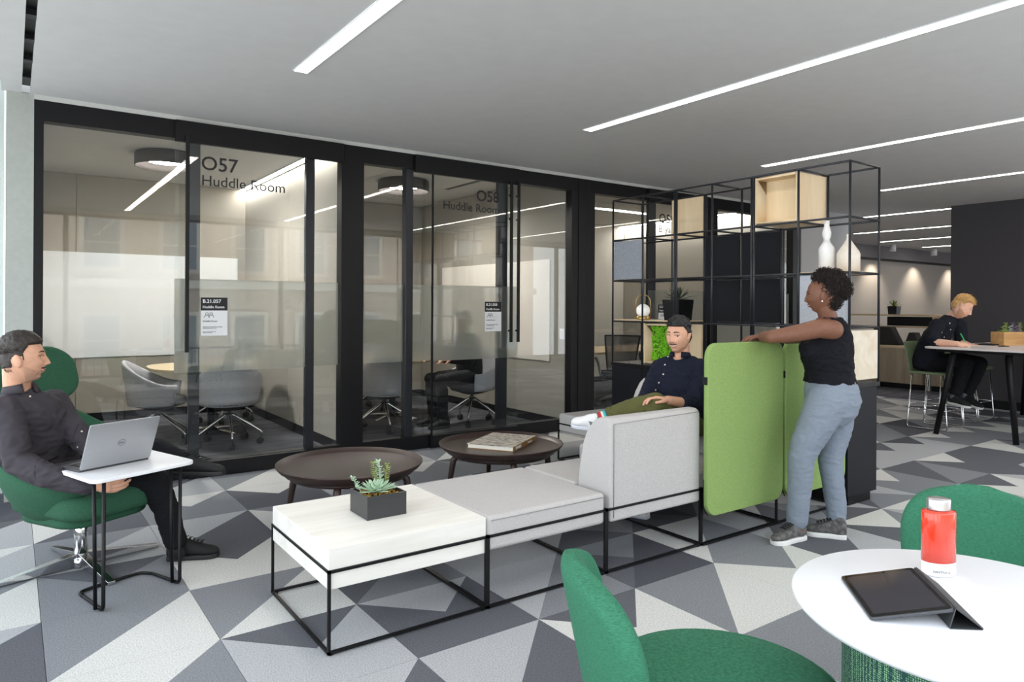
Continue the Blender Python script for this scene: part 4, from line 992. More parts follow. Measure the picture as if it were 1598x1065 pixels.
b_ = MB(); b_.lathe([(0, 0), (0.040, 0), (0.042, 0.004), (0.042, 0.034), (0, 0.034)], n=48, sy=syy); wb_ = b_.build('base', M_wp, bt)
b_ = MB(); b_.lathe([(0, 0.0345), (0.0425, 0.0345), (0.0425, 0.156), (0.0412, 0.160), (0.030, 0.1625), (0, 0.1625)], n=48, sy=syy); b_.build('body', M_red, bt)
b_ = MB(); b_.lathe([(0, 0.163), (0.0285, 0.163), (0.029, 0.166), (0.029, 0.189), (0.0275, 0.191), (0, 0.191)], n=40, sy=0.8); b_.build('cap', M_brushed, bt)
text('lettering', 'PANTONE', (-0.034, -0.0265, 0.012), 0.0085, (R(90), 0, R(-18)), M_gp, bt)
# tablet propped on its folded cover
tp = empty('tablet', (1.632, 0.79, 0.7255), 0, 'black tablet propped on its folded grey cover on the white table', 'tablet')
TLc, BLc, BRc, TRc = [Vector(p) for p in ((1.694, 0.941, 0.7265), (1.505, 0.774, 0.7265), (1.618, 0.654, 0.761), (1.785, 0.807, 0.761))]
o3 = Vector((1.632, 0.79, 0.7255)); ux = (BRc - BLc).normalized(); uy = (TLc - BLc); uy = (uy - ux*uy.dot(ux)).normalized(); uz = ux.cross(uy)
wx = (BRc - BLc).length; wy = 0.245
tm = empty('tablet_body', (0,0,0)); tm.parent = tp
tm.matrix_local = Matrix.Translation(BLc - o3) @ Matrix((ux, uy, uz)).transposed().to_4x4()
b_ = MB(); b_.prism(rrect(0, 0, wx, wy, 0.010), 0.0, 0.0075); b_.build('case', mat('tablet_grey', rgb(72, 74, 78), 0.4, 0.4), tm, bevel=0.002)
b_ = MB(); b_.prism(rrect(0.003, 0.003, wx-0.003, wy-0.003, 0.008), 0.0075, 0.0080); b_.build('glass', mat('tablet_glass', rgb(16, 16, 18), 0.05, spec=0.6), tm)
b_ = MB(); b_.prism(rrect(0.012, 0.016, wx-0.012, wy-0.016, 0.002), 0.0080, 0.0082); b_.build('display', mat('tablet_display', rgb(52, 50, 56), 0.08), tm)
M_cov = mat('tablet_cover', rgb(58, 60, 62), 0.6)
e1, e2 = (TRc - o3) + Vector((0, 0, 0.012)), (BRc - o3) + Vector((0, 0, -0.002))
dn = Vector((0.045, -0.050, 0))
ridge0, ridge1 = Vector((1.800, 0.818, 0.766)) - o3, Vector((1.622, 0.655, 0.766)) - o3
f0, f1 = Vector((1.842, 0.786, 0.727)) - o3, Vector((1.660, 0.619, 0.727)) - o3
g0, g1 = Vector((1.792, 0.828, 0.727)) - o3, Vector((1.610, 0.661, 0.727)) - o3
def slab(p, q, r, s_, t=0.0025):
    n_ = (q-p).cross(s_-p).normalized()*t; bq = MB(); bq.add([p, q, r, s_, p+n_, q+n_, r+n_, s_+n_], [(0,1,2,3), (7,6,5,4), (0,4,5,1), (1,5,6,2), (2,6,7,3), (3,7,4,0)]); return bq
slab(ridge0, ridge1, f1, f0).build('cover_flap', M_cov, tp); slab(g0, g1, ridge1, ridge0).build('cover_flap', M_cov, tp); slab(f0, f1, g1, g0).build('cover_flap', M_cov, tp)

def dining(x, y, rz, label):
    o = empty('upholstered_chair', (x, y, 0), R(rz), label, 'chair', 'green upholstered chairs at the white table')  # forward +X
    b_ = MB(); b_.lathe([(0, 0.37), (0.24, 0.37), (0.275, 0.39), (0.292, 0.42), (0.285, 0.455), (0.25, 0.472), (0.15, 0.478), (0, 0.48)], n=56); s_ = b_.build('seat', M_green2, o)
    b_ = MB(); b_.tube([(0.289*cos(a*pi/24), 0.289*sin(a*pi/24), 0.452) for a in range(48)], 0.003, 6, closed=True); b_.build('piping', M_green2, s_)
    def bf(u, v):
        uu = 2*u-1; vv = 2*v-1
        w = sqrt(max(0.0, 1 - abs(vv)**2.6))*0.9 + 0.10 if vv > 0 else 1.0 - 0.10*vv*vv
        th = uu*R(42)*w
        r = 0.325 + 0.03*v
        return (-cos(th)*r + 0.02 - 0.05*v, sin(th)*r, 0.39 + 0.39*v)
    shellgrid(bf, 18, 14, 0.065, 'backrest', M_green2, o, 2)
    for k in range(4):
        a = R(45+90*k); g = MB(); g.tube([(0.18*cos(a), 0.18*sin(a), 0.38), (0.25*cos(a), 0.25*sin(a), 0.0)], [0.014, 0.010], 10); g.build('leg', M_rod, o)
    return o
dining(1.465, 1.13, -30, 'green upholstered chair seen side on in the foreground, left of the white table')
dining(2.42, 0.90, 204, 'green upholstered chair behind the red bottle, on the far side of the white table')

# ------------------------------------------------------------------ bar table, stools
M_sage = mat('sage_leather', rgb(112, 128, 98), 0.5); M_topb = mat('bar_top', rgb(228, 218, 217), 0.35)
BT = empty('bar_table', (9.6, 3.1, 0), 0, 'high meeting table with pale top and splayed black legs where the blond man writes', 'table')
b_ = MB(); b_.prism(rrect(-1.36, -0.56, 1.40, 0.60, 0.12, 8), 0.955, 0.975); b_.build('tabletop', M_topb, BT, bevel=0.004)
b_ = MB(); b_.prism(rrect(-1.26, -0.48, 1.30, 0.52, 0.12, 8), 0.92, 0.955); b_.build('subframe', M_rod, BT, bevel=0.006)
for (tx, ty_, fx, fy) in ((-1.00, 0.42, -1.22, 0.50), (-1.00, -0.12, -1.20, -0.26), (1.1, 0.40, 1.25, 0.5), (1.1, -0.40, 1.25, -0.5)):
    b_ = MB(); b_.tube([(tx+0.12, ty_, 0.925), (tx+0.02, ty_, 0.91), (tx, ty_, 0.86), (fx, fy, 0.0)], [0.03, 0.034, 0.034, 0.028], 16); b_.build('leg', M_rod, BT)
def stool(label):
    o = empty('bar_stool', (0,0,0), 0, label, 'bar stool', 'sage green bar stools')   # forward +X
    b_ = MB(); b_.prism(rrect(-0.22, -0.215, 0.22, 0.215, 0.05), 0.635, 0.662); b_.build('seat', M_sage, o, bevel=0.008, seg=3)
    def bf(u, v):
        uu = 2*u-1; return (-0.215 - 0.045*v - 0.05*v*v + 0.03*uu*uu*(0.3+v), uu*0.20, 0.645 + 0.36*v)
    shellgrid(bf, 8, 8, 0.022, 'backrest', M_sage, o, 1)
    for s in (-1, 1):
        y = s*0.205
        b_ = MB(); b_.tube(round_path([(-0.17, y*0.92, 0.635), (-0.22, y, 0.008), (0.22, y, 0.008), (0.17, y*0.92, 0.635)], 0.035), 0.0075, 8); b_.build('leg_frame', M_chrome, o)
        b_ = MB(); b_.tube([(-0.20, y*0.98, 0.23), (0.20, y*0.98, 0.23)], 0.006, 8); b_.build('side_rail', M_chrome, o)
    b_ = MB(); b_.tube([(0.20, -0.2, 0.23), (0.20, 0.2, 0.23)], 0.006, 8); b_.build('foot_rail', M_chrome, o)
    b_ = MB(); b_.tube([(-0.20, -0.2, 0.27), (-0.20, 0.2, 0.27)], 0.006, 8); b_.build('foot_rail', M_chrome, o)
    return o
st0 = stool('sage green bar stool that the blond man sits on'); st0.location = (8.82, 3.80, 0); st0.rotation_euler.z = R(-90)
place(st0, 9.95, 3.90, -92, 'empty sage green bar stool seen between the blond man and the planter box')
place(st0, 9.38, 3.86, -88, 'sage green bar stool mostly hidden behind the blond man')
place(st0, 8.95, 2.62, 90, 'sage green bar stool cut off by the right edge of the photo')
place(st0, 9.85, 2.55, 90, 'sage green bar stool at the near side of the bar table, farther from the camera')
pb = empty('planter_box', (9.50, 3.28, 0.975), R(-18), 'oblong wooden planter box with small succulents on the bar table', 'planter')
M_pw = woodmat('planter_wood', rgb(214, 172, 116), rgb(186, 140, 88), 6, 'X', 0.5)
for a, b in (((-0.20,-0.08,0),(0.20,-0.065,0.155)), ((-0.20,0.065,0),(0.20,0.08,0.155)), ((-0.20,-0.065,0),(-0.185,0.065,0.155)), ((0.185,-0.065,0),(0.20,0.065,0.155)), ((-0.185,-0.055,0.0),(0.185,0.055,0.02))):
    b_ = MB(); b_.box(a, b); b_.build('board', M_pw, pb, bevel=0.001)
b_ = MB(); b_.box((-0.185, -0.055, 0.02), (0.185, 0.055, 0.125)); b_.build('soil', mat('soil', rgb(60, 48, 38), 0.95), pb)
for k, (x, m) in enumerate(((-0.13, M_sedum), (-0.08, M_sedum), (-0.02, M_succ), (0.03, M_purple), (0.08, M_purple), (0.14, M_sedum))):
    rosette('succulent', pb, (x, 0.01*(k % 3 - 1), 0.145), 0.075, 20, m, w=0.022)
    sprig('sprig', pb, (x+0.01, 0.0, 0.13), 0.09 + 0.03*(k % 2), (0.01, 0), m, 7, 0.034)
b_ = MB(); b_.box((9.15, 3.32, 0.9755), (9.42, 3.52, 0.990)); tag(b_.build('closed_notebook', M_rod, bevel=0.003), 'thin dark closed notebook beside the wooden planter box', 'notebook')
b_ = MB(); b_.box((8.78, 3.30, 0.9755), (8.99, 3.60, 0.9765)); tag(b_.build('paper_sheet', M_paper), 'white paper sheet under the blond man\'s writing hand', 'paper')
b_ = MB(); b_.prism(rrect(8.98, 3.15, 9.12, 3.22, 0.01), 0.9755, 0.984); tag(b_.build('phone', M_rod, bevel=0.002), 'dark phone lying flat on the bar table', 'phone')
# ------------------------------------------------------------------ people: tools
from mathutils.bvhtree import BVHTree
def Vv(p): return Vector(p)
class Blob:
    def __init__(s): s.b = MB()
    def limb(s, pts, rad, n=20):
        pts = [Vector(p) for p in pts]
        P = [pts[0]]; Q = [rad[0]]
        for i in range(len(pts)-1):
            for k in range(1, 5): P.append(pts[i].lerp(pts[i+1], k/4)); Q.append(rad[i] + (rad[i+1]-rad[i])*k/4)
        s.b.tube(P, Q, n)
        for p, r in zip(pts, rad): s.b.sphere(p, r*0.995, 20, 14)
        return s
    def loft(s, rings, n=32, e=2.3):     # ring: (centre, half-width vector, half-depth vector)
        vs = []; fs = []
        for c, a, d in rings:
            c, a, d = Vector(c), Vector(a), Vector(d)
            for k in range(n):
                t = 2*pi*k/n; co, si = cos(t), sin(t)
                u = (abs(co)**(2/e))*(1 if co >= 0 else -1); v = (abs(si)**(2/e))*(1 if si >= 0 else -1)
                vs.append(c + a*u + d*v)
        N = len(rings)
        for i in range(N-1):
            for k in range(n): fs.append((i*n+k, i*n+(k+1) % n, (i+1)*n+(k+1) % n, (i+1)*n+k))
        fs.append(list(range(n))[::-1]); fs.append([(N-1)*n+k for k in range(n)])
        s.b.add(vs, fs, 0, True); return s
    def ell(s, c, X, Y, Z, n=24, m=16):
        c, X, Y, Z = Vector(c), Vector(X), Vector(Y), Vector(Z); vs = []; fs = []
        for i in range(m+1):
            t = pi*i/m
            for k in range(n): vs.append(c + X*sin(t)*cos(2*pi*k/n) + Y*sin(t)*sin(2*pi*k/n) + Z*cos(t))
        for i in range(m):
            for k in range(n): fs.append((i*n+k, (i+1)*n+k, (i+1)*n+(k+1) % n, i*n+(k+1) % n))
        s.b.add(vs, fs, 0, True); return s
    def mesh(s, name, m, voxel, smooth=3, parent=None, wrinkle=0.0, wscale=0.09, wstretch=None):
        me = bpy.data.meshes.new('tmp'); me.from_pydata(s.b.v, [], s.b.f)
        bm = bmesh.new(); bm.from_mesh(me); bmesh.ops.remove_doubles(bm, verts=bm.verts, dist=1e-6); bmesh.ops.recalc_face_normals(bm, faces=bm.faces); bm.to_mesh(me); bm.free()
        t = bpy.data.objects.new('tmp', me); COL.objects.link(t)
        md = t.modifiers.new('r', 'REMESH'); md.mode = 'VOXEL'; md.voxel_size = voxel; md.use_smooth_shade = True
        if smooth: md = t.modifiers.new('s', 'SMOOTH'); md.iterations = smooth; md.factor = 0.5
        dg = bpy.context.evaluated_depsgraph_get(); dg.update()
        r = bpy.data.meshes.new_from_object(t.evaluated_get(dg)); bpy.data.objects.remove(t); r.name = name
        r.materials.clear(); r.materials.append(m)
        if wrinkle:
            co = np.empty(len(r.vertices)*3); r.vertices.foreach_get('co', co); no = np.empty(len(r.vertices)*3); r.vertices.foreach_get('normal', no)
            co = co.reshape(-1, 3); no = no.reshape(-1, 3); d = np.empty(len(co))
            for i in range(len(co)):
                p = Vector(co[i]); q = Vector((p.x/wscale, p.y/wscale, p.z/wscale*1.9))
                w_ = noise.noise(q)*0.6 + (1 - abs(noise.noise(q*1.7 + Vector((5, 2, 9))))*2.6)*0.5
                d[i] = w_*wrinkle
            co = co + no*d[:, None]; r.vertices.foreach_set('co', co.reshape(-1)); r.update()
        for p in r.polygons: p.use_smooth = True
        o = bpy.data.objects.new(name, r); COL.objects.link(o)
        if parent:
            o.parent = parent
            for v in r.vertices: v.co = v.co - parent.location
        return o
def frame3(F, U=(0, 0, 1)):
    F = Vector(F).normalized(); U = Vector(U); L_ = U.cross(F).normalized(); U = F.cross(L_).normalized()
    return F, L_, U
def skinmat(name, c, dark):
    m = mat(name, c, 0.5, nscale=45, namt=0.05, spec=0.4)
    b = m.node_tree.nodes['Principled BSDF']; b.inputs['Subsurface Weight'].default_value = 0.12; b.inputs['Subsurface Radius'].default_value = (0.012, 0.005, 0.003)
    b.inputs['Subsurface Scale'].default_value = 1.0
    return m
def head_surface(sc=1.0, fem=0.0, jaw=1.0):
    n, m = 120, 90; vs = []; fs = []
    g = lambda v, c, s: math.exp(-((v-c)/s)**2)
    for i in range(m+1):
        t = pi*i/m
        for k in range(n):
            a = 2*pi*k/n
            dx, dy, dz = sin(t)*cos(a), sin(t)*sin(a), cos(t)
            x = dx*0.097; y = dy*0.077; z = dz*0.118
            if dz < 0:
                q = -dz
                y *= 1 - (0.30 + 0.06*fem)*q**1.7
                if dx < 0: x *= 1 - 0.55*q**1.3
                else: x *= 1 - 0.10*q**2; x += 0.006*q
            else:
                x -= 0.008*(1-abs(dx))*dz
            if dx > 0.0:
                f = min(1, dx*2.0)
                # flatten the face
                x = x - f*max(0, x - 0.084)*0.35
                w = f*f*(3-2*f)
                x += w*(0.005*g(z, 0.020, 0.012)*g(abs(y), 0.026, 0.022)*(1-0.5*fem))
                x -= w*0.0105*g(z, 0.000, 0.013)*g(abs(y), 0.032, 0.015)
                nz = 0.0
                if -0.075 < z < 0.03:
                    u = (0.012 - z)/0.050
                    prof = 0.004 + (0.024-0.006*fem)*max(0, min(1, u))**1.15
                    if u > 1: prof *= math.exp(-((u-1)/0.13)**2)
                    if u < 0: prof *= math.exp(-(u/0.35)**2)
                    nz = prof*g(y, 0, 0.0085 + 0.004*max(0, min(1, u)))
                x += w*nz
                x += w*0.009*g(z, -0.041, 0.007)*g(abs(y), 0.0145, 0.0065)
                x += w*0.0065*g(z, -0.0615, 0.0048)*g(y, 0, 0.020)
                x += w*0.0085*g(z, -0.0735, 0.0058)*g(y, 0, 0.017)
                x -= w*0.0045*g(z, -0.0665, 0.0022)*g(y, 0, 0.022)
                x -= w*0.004*g(z, -0.085, 0.006)*g(y, 0, 0.02)
                x += w*0.010*jaw*g(z, -0.103, 0.014)*g(y, 0, 0.022)
                x += w*0.006*g(z, -0.034, 0.017)*g(abs(y), 0.042, 0.016)
            y += (1 if y > 0 else -1)*0.004*jaw*(1-fem)*g(z, -0.075, 0.02)*g(x, 0.02, 0.03)
            vs.append(Vector((x, y, z))*sc)
    for i in range(m):
        for k in range(n): fs.append((i*n+k, (i+1)*n+k, (i+1)*n+(k+1) % n, i*n+(k+1) % n))
    return vs, fs
class Head:
    """head in its own frame: +x face, +y left, +z up; M maps to the world"""
    def __init__(s, c, F, U=(0, 0, 1), sc=1.0, fem=0.0, jaw=1.0):
        F, L_, U = frame3(F, U); s.M = Matrix.Translation(Vector(c)) @ Matrix((F, L_, U)).transposed().to_4x4(); s.sc = sc
        s.vs, s.fs = head_surface(sc, fem, jaw); s.bvh = BVHTree.FromPolygons(s.vs, s.fs)
    def add_to(s, blob):
        blob.b.add([s.M @ v for v in s.vs], s.fs, 0, True)
        for sg in (-1, 1):
            c = s.M @ (Vector((-0.006, sg*0.0785, -0.008))*s.sc); R3 = s.M.to_3x3()
            X = R3 @ (Vector((0.017, sg*0.006, 0.004))*s.sc); Y = R3 @ (Vector((0.0, sg*0.0075, 0.0))*s.sc); Z = R3 @ (Vector((-0.006, sg*0.005, 0.031))*s.sc)
            blob.ell(c, X, Y, Z, 16, 12)
    def surf(s, y, z, off=0.0):
        h = s.bvh.ray_cast(Vector((0.4, y*s.sc, z*s.sc)), Vector((-1, 0, 0)))
        p = h[0] if h[0] else Vector((0.08, y, z)); return p + Vector((off, 0, 0))
    def W(s, p): return s.M @ p
    def shell(s, name, m, mask, thick, parent, rough=0.003, rs=0.012, sub=None):
        """hair or beard grown as a layer over the faces chosen by mask(p); thick(p) is its height"""
        keep = {}; vs = []; fs = []; sc = s.sc
        nrm = []
        me = bpy.data.meshes.new('t'); me.from_pydata([tuple(v) for v in s.vs], [], s.fs); bm = bmesh.new(); bm.from_mesh(me); bmesh.ops.remove_doubles(bm, verts=bm.verts, dist=1e-6); bmesh.ops.recalc_face_normals(bm, faces=bm.faces); bm.normal_update()
        faces = [f for f in bm.faces if all(mask(v.co/sc) for v in f.verts)]
        used = {v for f in faces for v in f.verts}
        bound = {v for v in used if any(f not in faces for f in v.link_faces)} if len(faces) < 9000 else set()
        fset = set(faces); bound = {v for v in used if any(f not in fset for f in v.link_faces)}
        O = {}; I = {}
        for v in used:
            t = thick(v.co/sc)*sc
            if v in bound: t = 0.0006
            else: t = max(0.0008, t + rough*(noise.noise(v.co/rs) + 0.6*noise.noise(v.co/rs*2.7))*min(1, t/0.004))
            O[v] = len(vs); vs.append(v.co + v.normal*t)
            I[v] = len(vs); vs.append(v.co - v.normal*0.003)
        for f in faces:
            fs.append([O[v] for v in f.verts]); fs.append([I[v] for v in f.verts][::-1])
            for e in f.edges:
                if any(g not in fset for g in e.link_faces):
                    a, b = e.verts; fs.append([O[a], O[b], I[b], I[a]])
        b_ = MB(); b_.add([s.W(v) for v in vs], fs, 0, True); bm.free()
        o = b_.build(name, m, None, fix=True); return parent_keep(o, parent)
    def strands(s, name, m, mask, parent, N, length, r, comb, lift=0.5, seed=1, seg=3, jitter=0.5):
        rng = random.Random(seed); b_ = MB(); cnt = 0; tries = 0; sc = s.sc
        while cnt < N and tries < N*30:
            tries += 1
            i = rng.randrange(len(s.fs)); f = s.fs[i]; p = s.vs[f[0]].lerp(s.vs[f[2]], rng.random())
            if not mask(p/sc): continue
            # area-uniform: skip pole crowding
            if rng.random() > math.sqrt(max(0.02, 1-(p.z/(0.118*sc))**2))*1.0: continue
            nn = Vector((p.x/0.0094, p.y/0.0059, p.z/0.0139)).normalized()
            c = Vector(comb(p/sc)); d = (nn*lift + c + Vector((rng.uniform(-1,1), rng.uniform(-1,1), rng.uniform(-1,1)))*jitter*0.4).normalized()
            Lh = (length(p/sc) if callable(length) else length)*rng.uniform(0.7, 1.15)*sc
            pts = [p - nn*0.002]; dd = d.copy()
            for k in range(seg): pts.append(pts[-1] + dd*Lh/seg); dd = (dd + c*0.55 - nn*0.18).normalized()
            b_.tube([s.W(q) for q in pts], [r*(1-0.8*k/seg) for k in range(seg+1)], 3, caps=False); cnt += 1
        o = b_.build(name, m, None, fix=False); return tag(parent_keep(o, parent), kind='stuff')
    def eyes(s, parent, iris, brow, bt=0.0035, smile=True, lips=None, look=(0, 0), lid=None, teeth=True, browz=0.022):
        sc = s.sc
        for sg in (-1, 1):
            c = s.surf(sg*0.031, -0.001, -0.0042*sc)
            R3 = s.M.to_3x3(); bb_ = MB()
            def E(cc, X, Y, Z): q = Blob(); q.ell(s.W(cc), R3 @ Vector(X)*sc, R3 @ Vector(Y)*sc, R3 @ Vector(Z)*sc, 16, 12); return q.b
            e = parent_keep(E(c, (0.006, 0, 0), (0, 0.0125, 0), (0, 0, 0.0056)).build('eye', M_eye, None, fix=True), parent)
            parent_keep(E(c + Vector((0.0026, look[0], look[1]))*sc, (0.0046, 0, 0), (0, 0.0060, 0), (0, 0, 0.0056)).build('iris', iris, None), e)
            pts = [s.surf(sg*(0.031 + 0.016*(k/4*2-1)), 0.0035 + 0.0035*(1-(k/4*2-1)**2), 0.0006) for k in range(5)]
            b_ = MB(); b_.tube([s.W(p) for p in pts], 0.0015*sc, 6); parent_keep(b_.build('eyelid', brow if lid is None else lid, None), e)
            pts = [s.surf(sg*(0.013 + 0.034*k/6), browz + 0.006*sin(pi*k/7) - 0.003*(k/6), 0.0004) for k in range(7)]
            b_ = MB(); b_.tube([s.W(p) for p in pts], [bt*0.7*sc, bt*sc, bt*sc, bt*0.95*sc, bt*0.8*sc, bt*0.6*sc, bt*0.3*sc], 6); parent_keep(b_.build('eyebrow', brow, None), parent)
        sm = 0.006 if smile else 0.0
        w = 0.027 if smile else 0.023
        up = [s.surf(w*(k/8*2-1), -0.0635 + sm*(k/8*2-1)**2 + 0.0010*(1-abs(k/8*2-1)), 0.0002) for k in range(9)]
        lo = [s.surf(w*0.92*(k/8*2-1), -0.0715 - (0.003 if smile and teeth else 0) + (sm+0.004)*(k/8*2-1)**2, 0.0002) for k in range(9)]
        rr = [0.0010, 0.0020, 0.0026, 0.0029, 0.0027, 0.0029, 0.0026, 0.0020, 0.0010]
        for nm, pts, f in (('upper_lip', up, 0.85), ('lower_lip', lo, 1.15)):
            b_ = MB(); b_.tube([s.W(p) for p in pts], [q*f*sc for q in rr], 8); parent_keep(b_.build(nm, lips, None), parent)
        mid = [s.surf(w*0.86*(k/8*2-1), -0.0675 + sm*0.95*(k/8*2-1)**2, -0.0008) for k in range(9)]
        if smile and teeth:
            b_ = MB(); b_.tube([s.W(p) for p in mid], [0.0012*sc] + [0.0034*sc]*7 + [0.0012*sc], 8); parent_keep(b_.build('teeth', M_teeth, None), parent)
        else:
            b_ = MB(); b_.tube([s.W(p) for p in mid], 0.0010*sc, 6); parent_keep(b_.build('mouth_line', M_mouth, None), parent)
def parent_keep(o, parent):
    o.parent = parent
    M = Matrix.Identity(4); q = parent
    off = Vector((0, 0, 0))
    while q: off += Vector(q.location); q = q.parent
    if o.type == 'MESH': o.data.transform(Matrix.Translation(-off))
    return o
M_eye = mat('eye_white', rgb(232, 228, 222), 0.25); M_teeth = mat('teeth', rgb(242, 238, 230), 0.3); M_mouth = mat('mouth_dark', rgb(70, 36, 32), 0.6)
M_irisb = mat('iris_dark', rgb(36, 24, 18), 0.15); M_irisl = mat('iris_light', rgb(80, 96, 104), 0.15)
def hand(bl, wrist, d, palm_n, side=1, curl=0.35, sc=1.0, spread=0.12, thumb=0.6):
    """wrist point, direction of the fingers, normal of the palm side; side=+1 thumb towards d x palm_n"""
    d = Vector(d).normalized(); pn = Vector(palm_n); pn = (pn - d*pn.dot(d)).normalized(); t = d.cross(pn).normalized()*side
    w = Vector(wrist); H = 0.088*sc
    rings = []
    for u, hw, hd in ((-0.02, 0.026, 0.019), (0.015, 0.030, 0.017), (0.05, 0.039, 0.015), (0.082, 0.040, 0.0125), (0.094, 0.036, 0.010)):
        rings.append((w + d*u*sc, t*hw*sc, pn*hd*sc))
    bl.loft(rings, 20, 2.4)
    kn = [(0.030, 0.090, (0.042, 0.026, 0.022), 0.0092), (0.010, 0.094, (0.047, 0.030, 0.023), 0.0094), (-0.010, 0.091, (0.043, 0.028, 0.022), 0.0090), (-0.029, 0.084, (0.034, 0.021, 0.019), 0.0080)]
    cu = curl if isinstance(curl, (list, tuple)) else [curl]*4
    for k, (tt, uu, segs, r) in enumerate(kn):
        p = w + t*tt*sc + d*(uu-0.012)*sc; pts = [w + t*tt*0.7*sc + d*0.05*sc, p]; rad = [r*sc*0.8, r*sc*1.05]; a = 0.0
        dir0 = (d + t*spread*(1.5-k)*0.35).normalized()
        for j, sl in enumerate(segs):
            a += cu[k]*(0.55, 1.0, 0.75)[j]*1.25
            dr = (dir0*cos(a) + pn*sin(a)).normalized(); p = p + dr*sl*sc; pts.append(p); rad.append(r*sc*(0.96, 0.88, 0.74)[j])
        bl.limb(pts, rad, 12)
    p = w + t*0.022*sc + d*0.012*sc + pn*0.006*sc; pts = [p]; rad = [0.013*sc]; a = 0
    dd = (d*0.75 + t*thumb + pn*0.35).normalized()
    for j, sl in enumerate((0.040, 0.032, 0.026)):
        p = p + dd*sl*sc; pts.append(p); rad.append((0.0115, 0.0100, 0.0085)[j]*sc); dd = (dd + d*0.35 - t*0.25*thumb + pn*0.2*curl if not isinstance(curl, (list, tuple)) else dd + d*0.3 - t*0.2).normalized()
    bl.limb(pts, rad, 12)
def shoe(name, parent, heel, toe, up, m_up, m_sole, sc=1.0, laces=True, sole_h=0.026, collar=0.07, m_lace=None):
    """heel and toe are points on the ground contact line"""
    heel, toe = Vector(heel), Vector(toe); d = (toe-heel); Ln = d.length; d.normalize(); U = Vector(up); U = (U - d*U.dot(d)).normalized(); s_ = d.cross(U)
    prof = [(-0.02, 0.022, 0.03, .075), (0.0, 0.034, 0.045, .092), (0.10, 0.040, 0.050, .100), (0.25, 0.041, 0.05, .098), (0.40, 0.040, 0.048, .088), (0.55, 0.043, 0.045, .068), (0.72, 0.049, 0.038, .052), (0.86, 0.046, 0.03, .043), (0.95, 0.034, 0.02, .034), (1.0, 0.016, 0.012, .022)]
    bl = Blob(); rings = []
    for u, hw, _, h in prof:
        h = h*sc; c = heel + d*Ln*u + U*(sole_h*0.7 + h/2); rings.append((c, s_*hw*sc*0.96, U*h/2))
    bl.loft(rings, 24, 2.2)
    bl.limb([heel + d*Ln*0.16 + U*(collar*0.6), heel + d*Ln*0.14 + U*(collar+0.035)*sc], [0.040*sc, 0.036*sc])
    o = bl.mesh(name, m_up, 0.005, 2); parent_keep(o, parent)
    n = len(prof); vs = []; fs = []
    b_ = MB(); L_ = []; R_ = []
    for u, hw, _, h in prof:
        c = heel + d*Ln*u; hw = hw*1.06*sc; L_.append(c + s_*hw); R_.append(c - s_*hw)
    loop = L_ + R_[::-1]; N = len(loop)
    vs = [p + U*0.0 for p in loop] + [p + U*sole_h for p in loop]
    b_.add(vs, [list(range(N))[::-1], list(range(N, 2*N))] + [(i, (i+1) % N, N+(i+1) % N, N+i) for i in range(N)], 0)
    so = b_.build('sole', m_sole, None, bevel=0.006); parent_keep(so, o)
    if laces:
        b_ = MB()
        for k in range(5):
            u = 0.34 + 0.075*k; h = (0.100 - 0.062*(u-0.30)*1.5)*sc + sole_h*0.7
            c = heel + d*Ln*u + U*(h+0.003)
            b_.tube([c - s_*0.022, c + U*0.004 + d*0.008, c + s_*0.022], 0.0028, 6); b_.tube([c - s_*0.022 + d*0.012, c + U*0.005, c + s_*0.022 + d*0.012], 0.0025, 6)
        parent_keep(b_.build('laces', m_lace or M_rod, None), o)
    return o
def buttons(parent, target, pts, dirv, r=0.0045, m=None):
    bvh = BVHTree.FromPolygons([target.matrix_basis @ v.co + (target.parent.location if target.parent else Vector()) for v in target.data.vertices], [p.vertices for p in target.data.polygons])
    dirv = Vector(dirv).normalized()
    for p in pts:
        h = bvh.ray_cast(Vector(p) - dirv*0.5, dirv)
        if h[0] is None: continue
        b_ = MB(); q = h[0]; nn = h[1] if h[1].dot(dirv) < 0 else -h[1]; b_.cyl(q - nn*0.001, q + nn*0.0025, r, n=10); parent_keep(b_.build('button', m or M_button, None), target)
M_button = mat('shirt_button', rgb(226, 218, 204), 0.35)
def surf_point(bvh, p, dirv):
    h = bvh.ray_cast(Vector(p) - Vector(dirv)*0.6, Vector(dirv)); return h[0]
FWD = Vector((sin(AZ), cos(AZ), 0)); RGT = Vector((cos(AZ), -sin(AZ), 0)); UPV = Vector((0, 0, 1))
def placket(parent, target, pts, dirv, m, r=0.002):
    bvh = BVHTree.FromPolygons([v.co + (target.parent.location if target.parent else Vector()) for v in target.data.vertices], [p.vertices for p in target.data.polygons])
    out = []
    for i in range(len(pts)-1):
        for k in range(6):
            p = Vector(pts[i]).lerp(Vector(pts[i+1]), k/6); h = bvh.ray_cast(p - Vector(dirv).normalized()*0.5, Vector(dirv).normalized())
            if h[0]: out.append(h[0] + h[1]*0.0005)
    if len(out) > 2: b_ = MB(); b_.tube(out, r, 5); parent_keep(b_.build('placket', m, None), target)
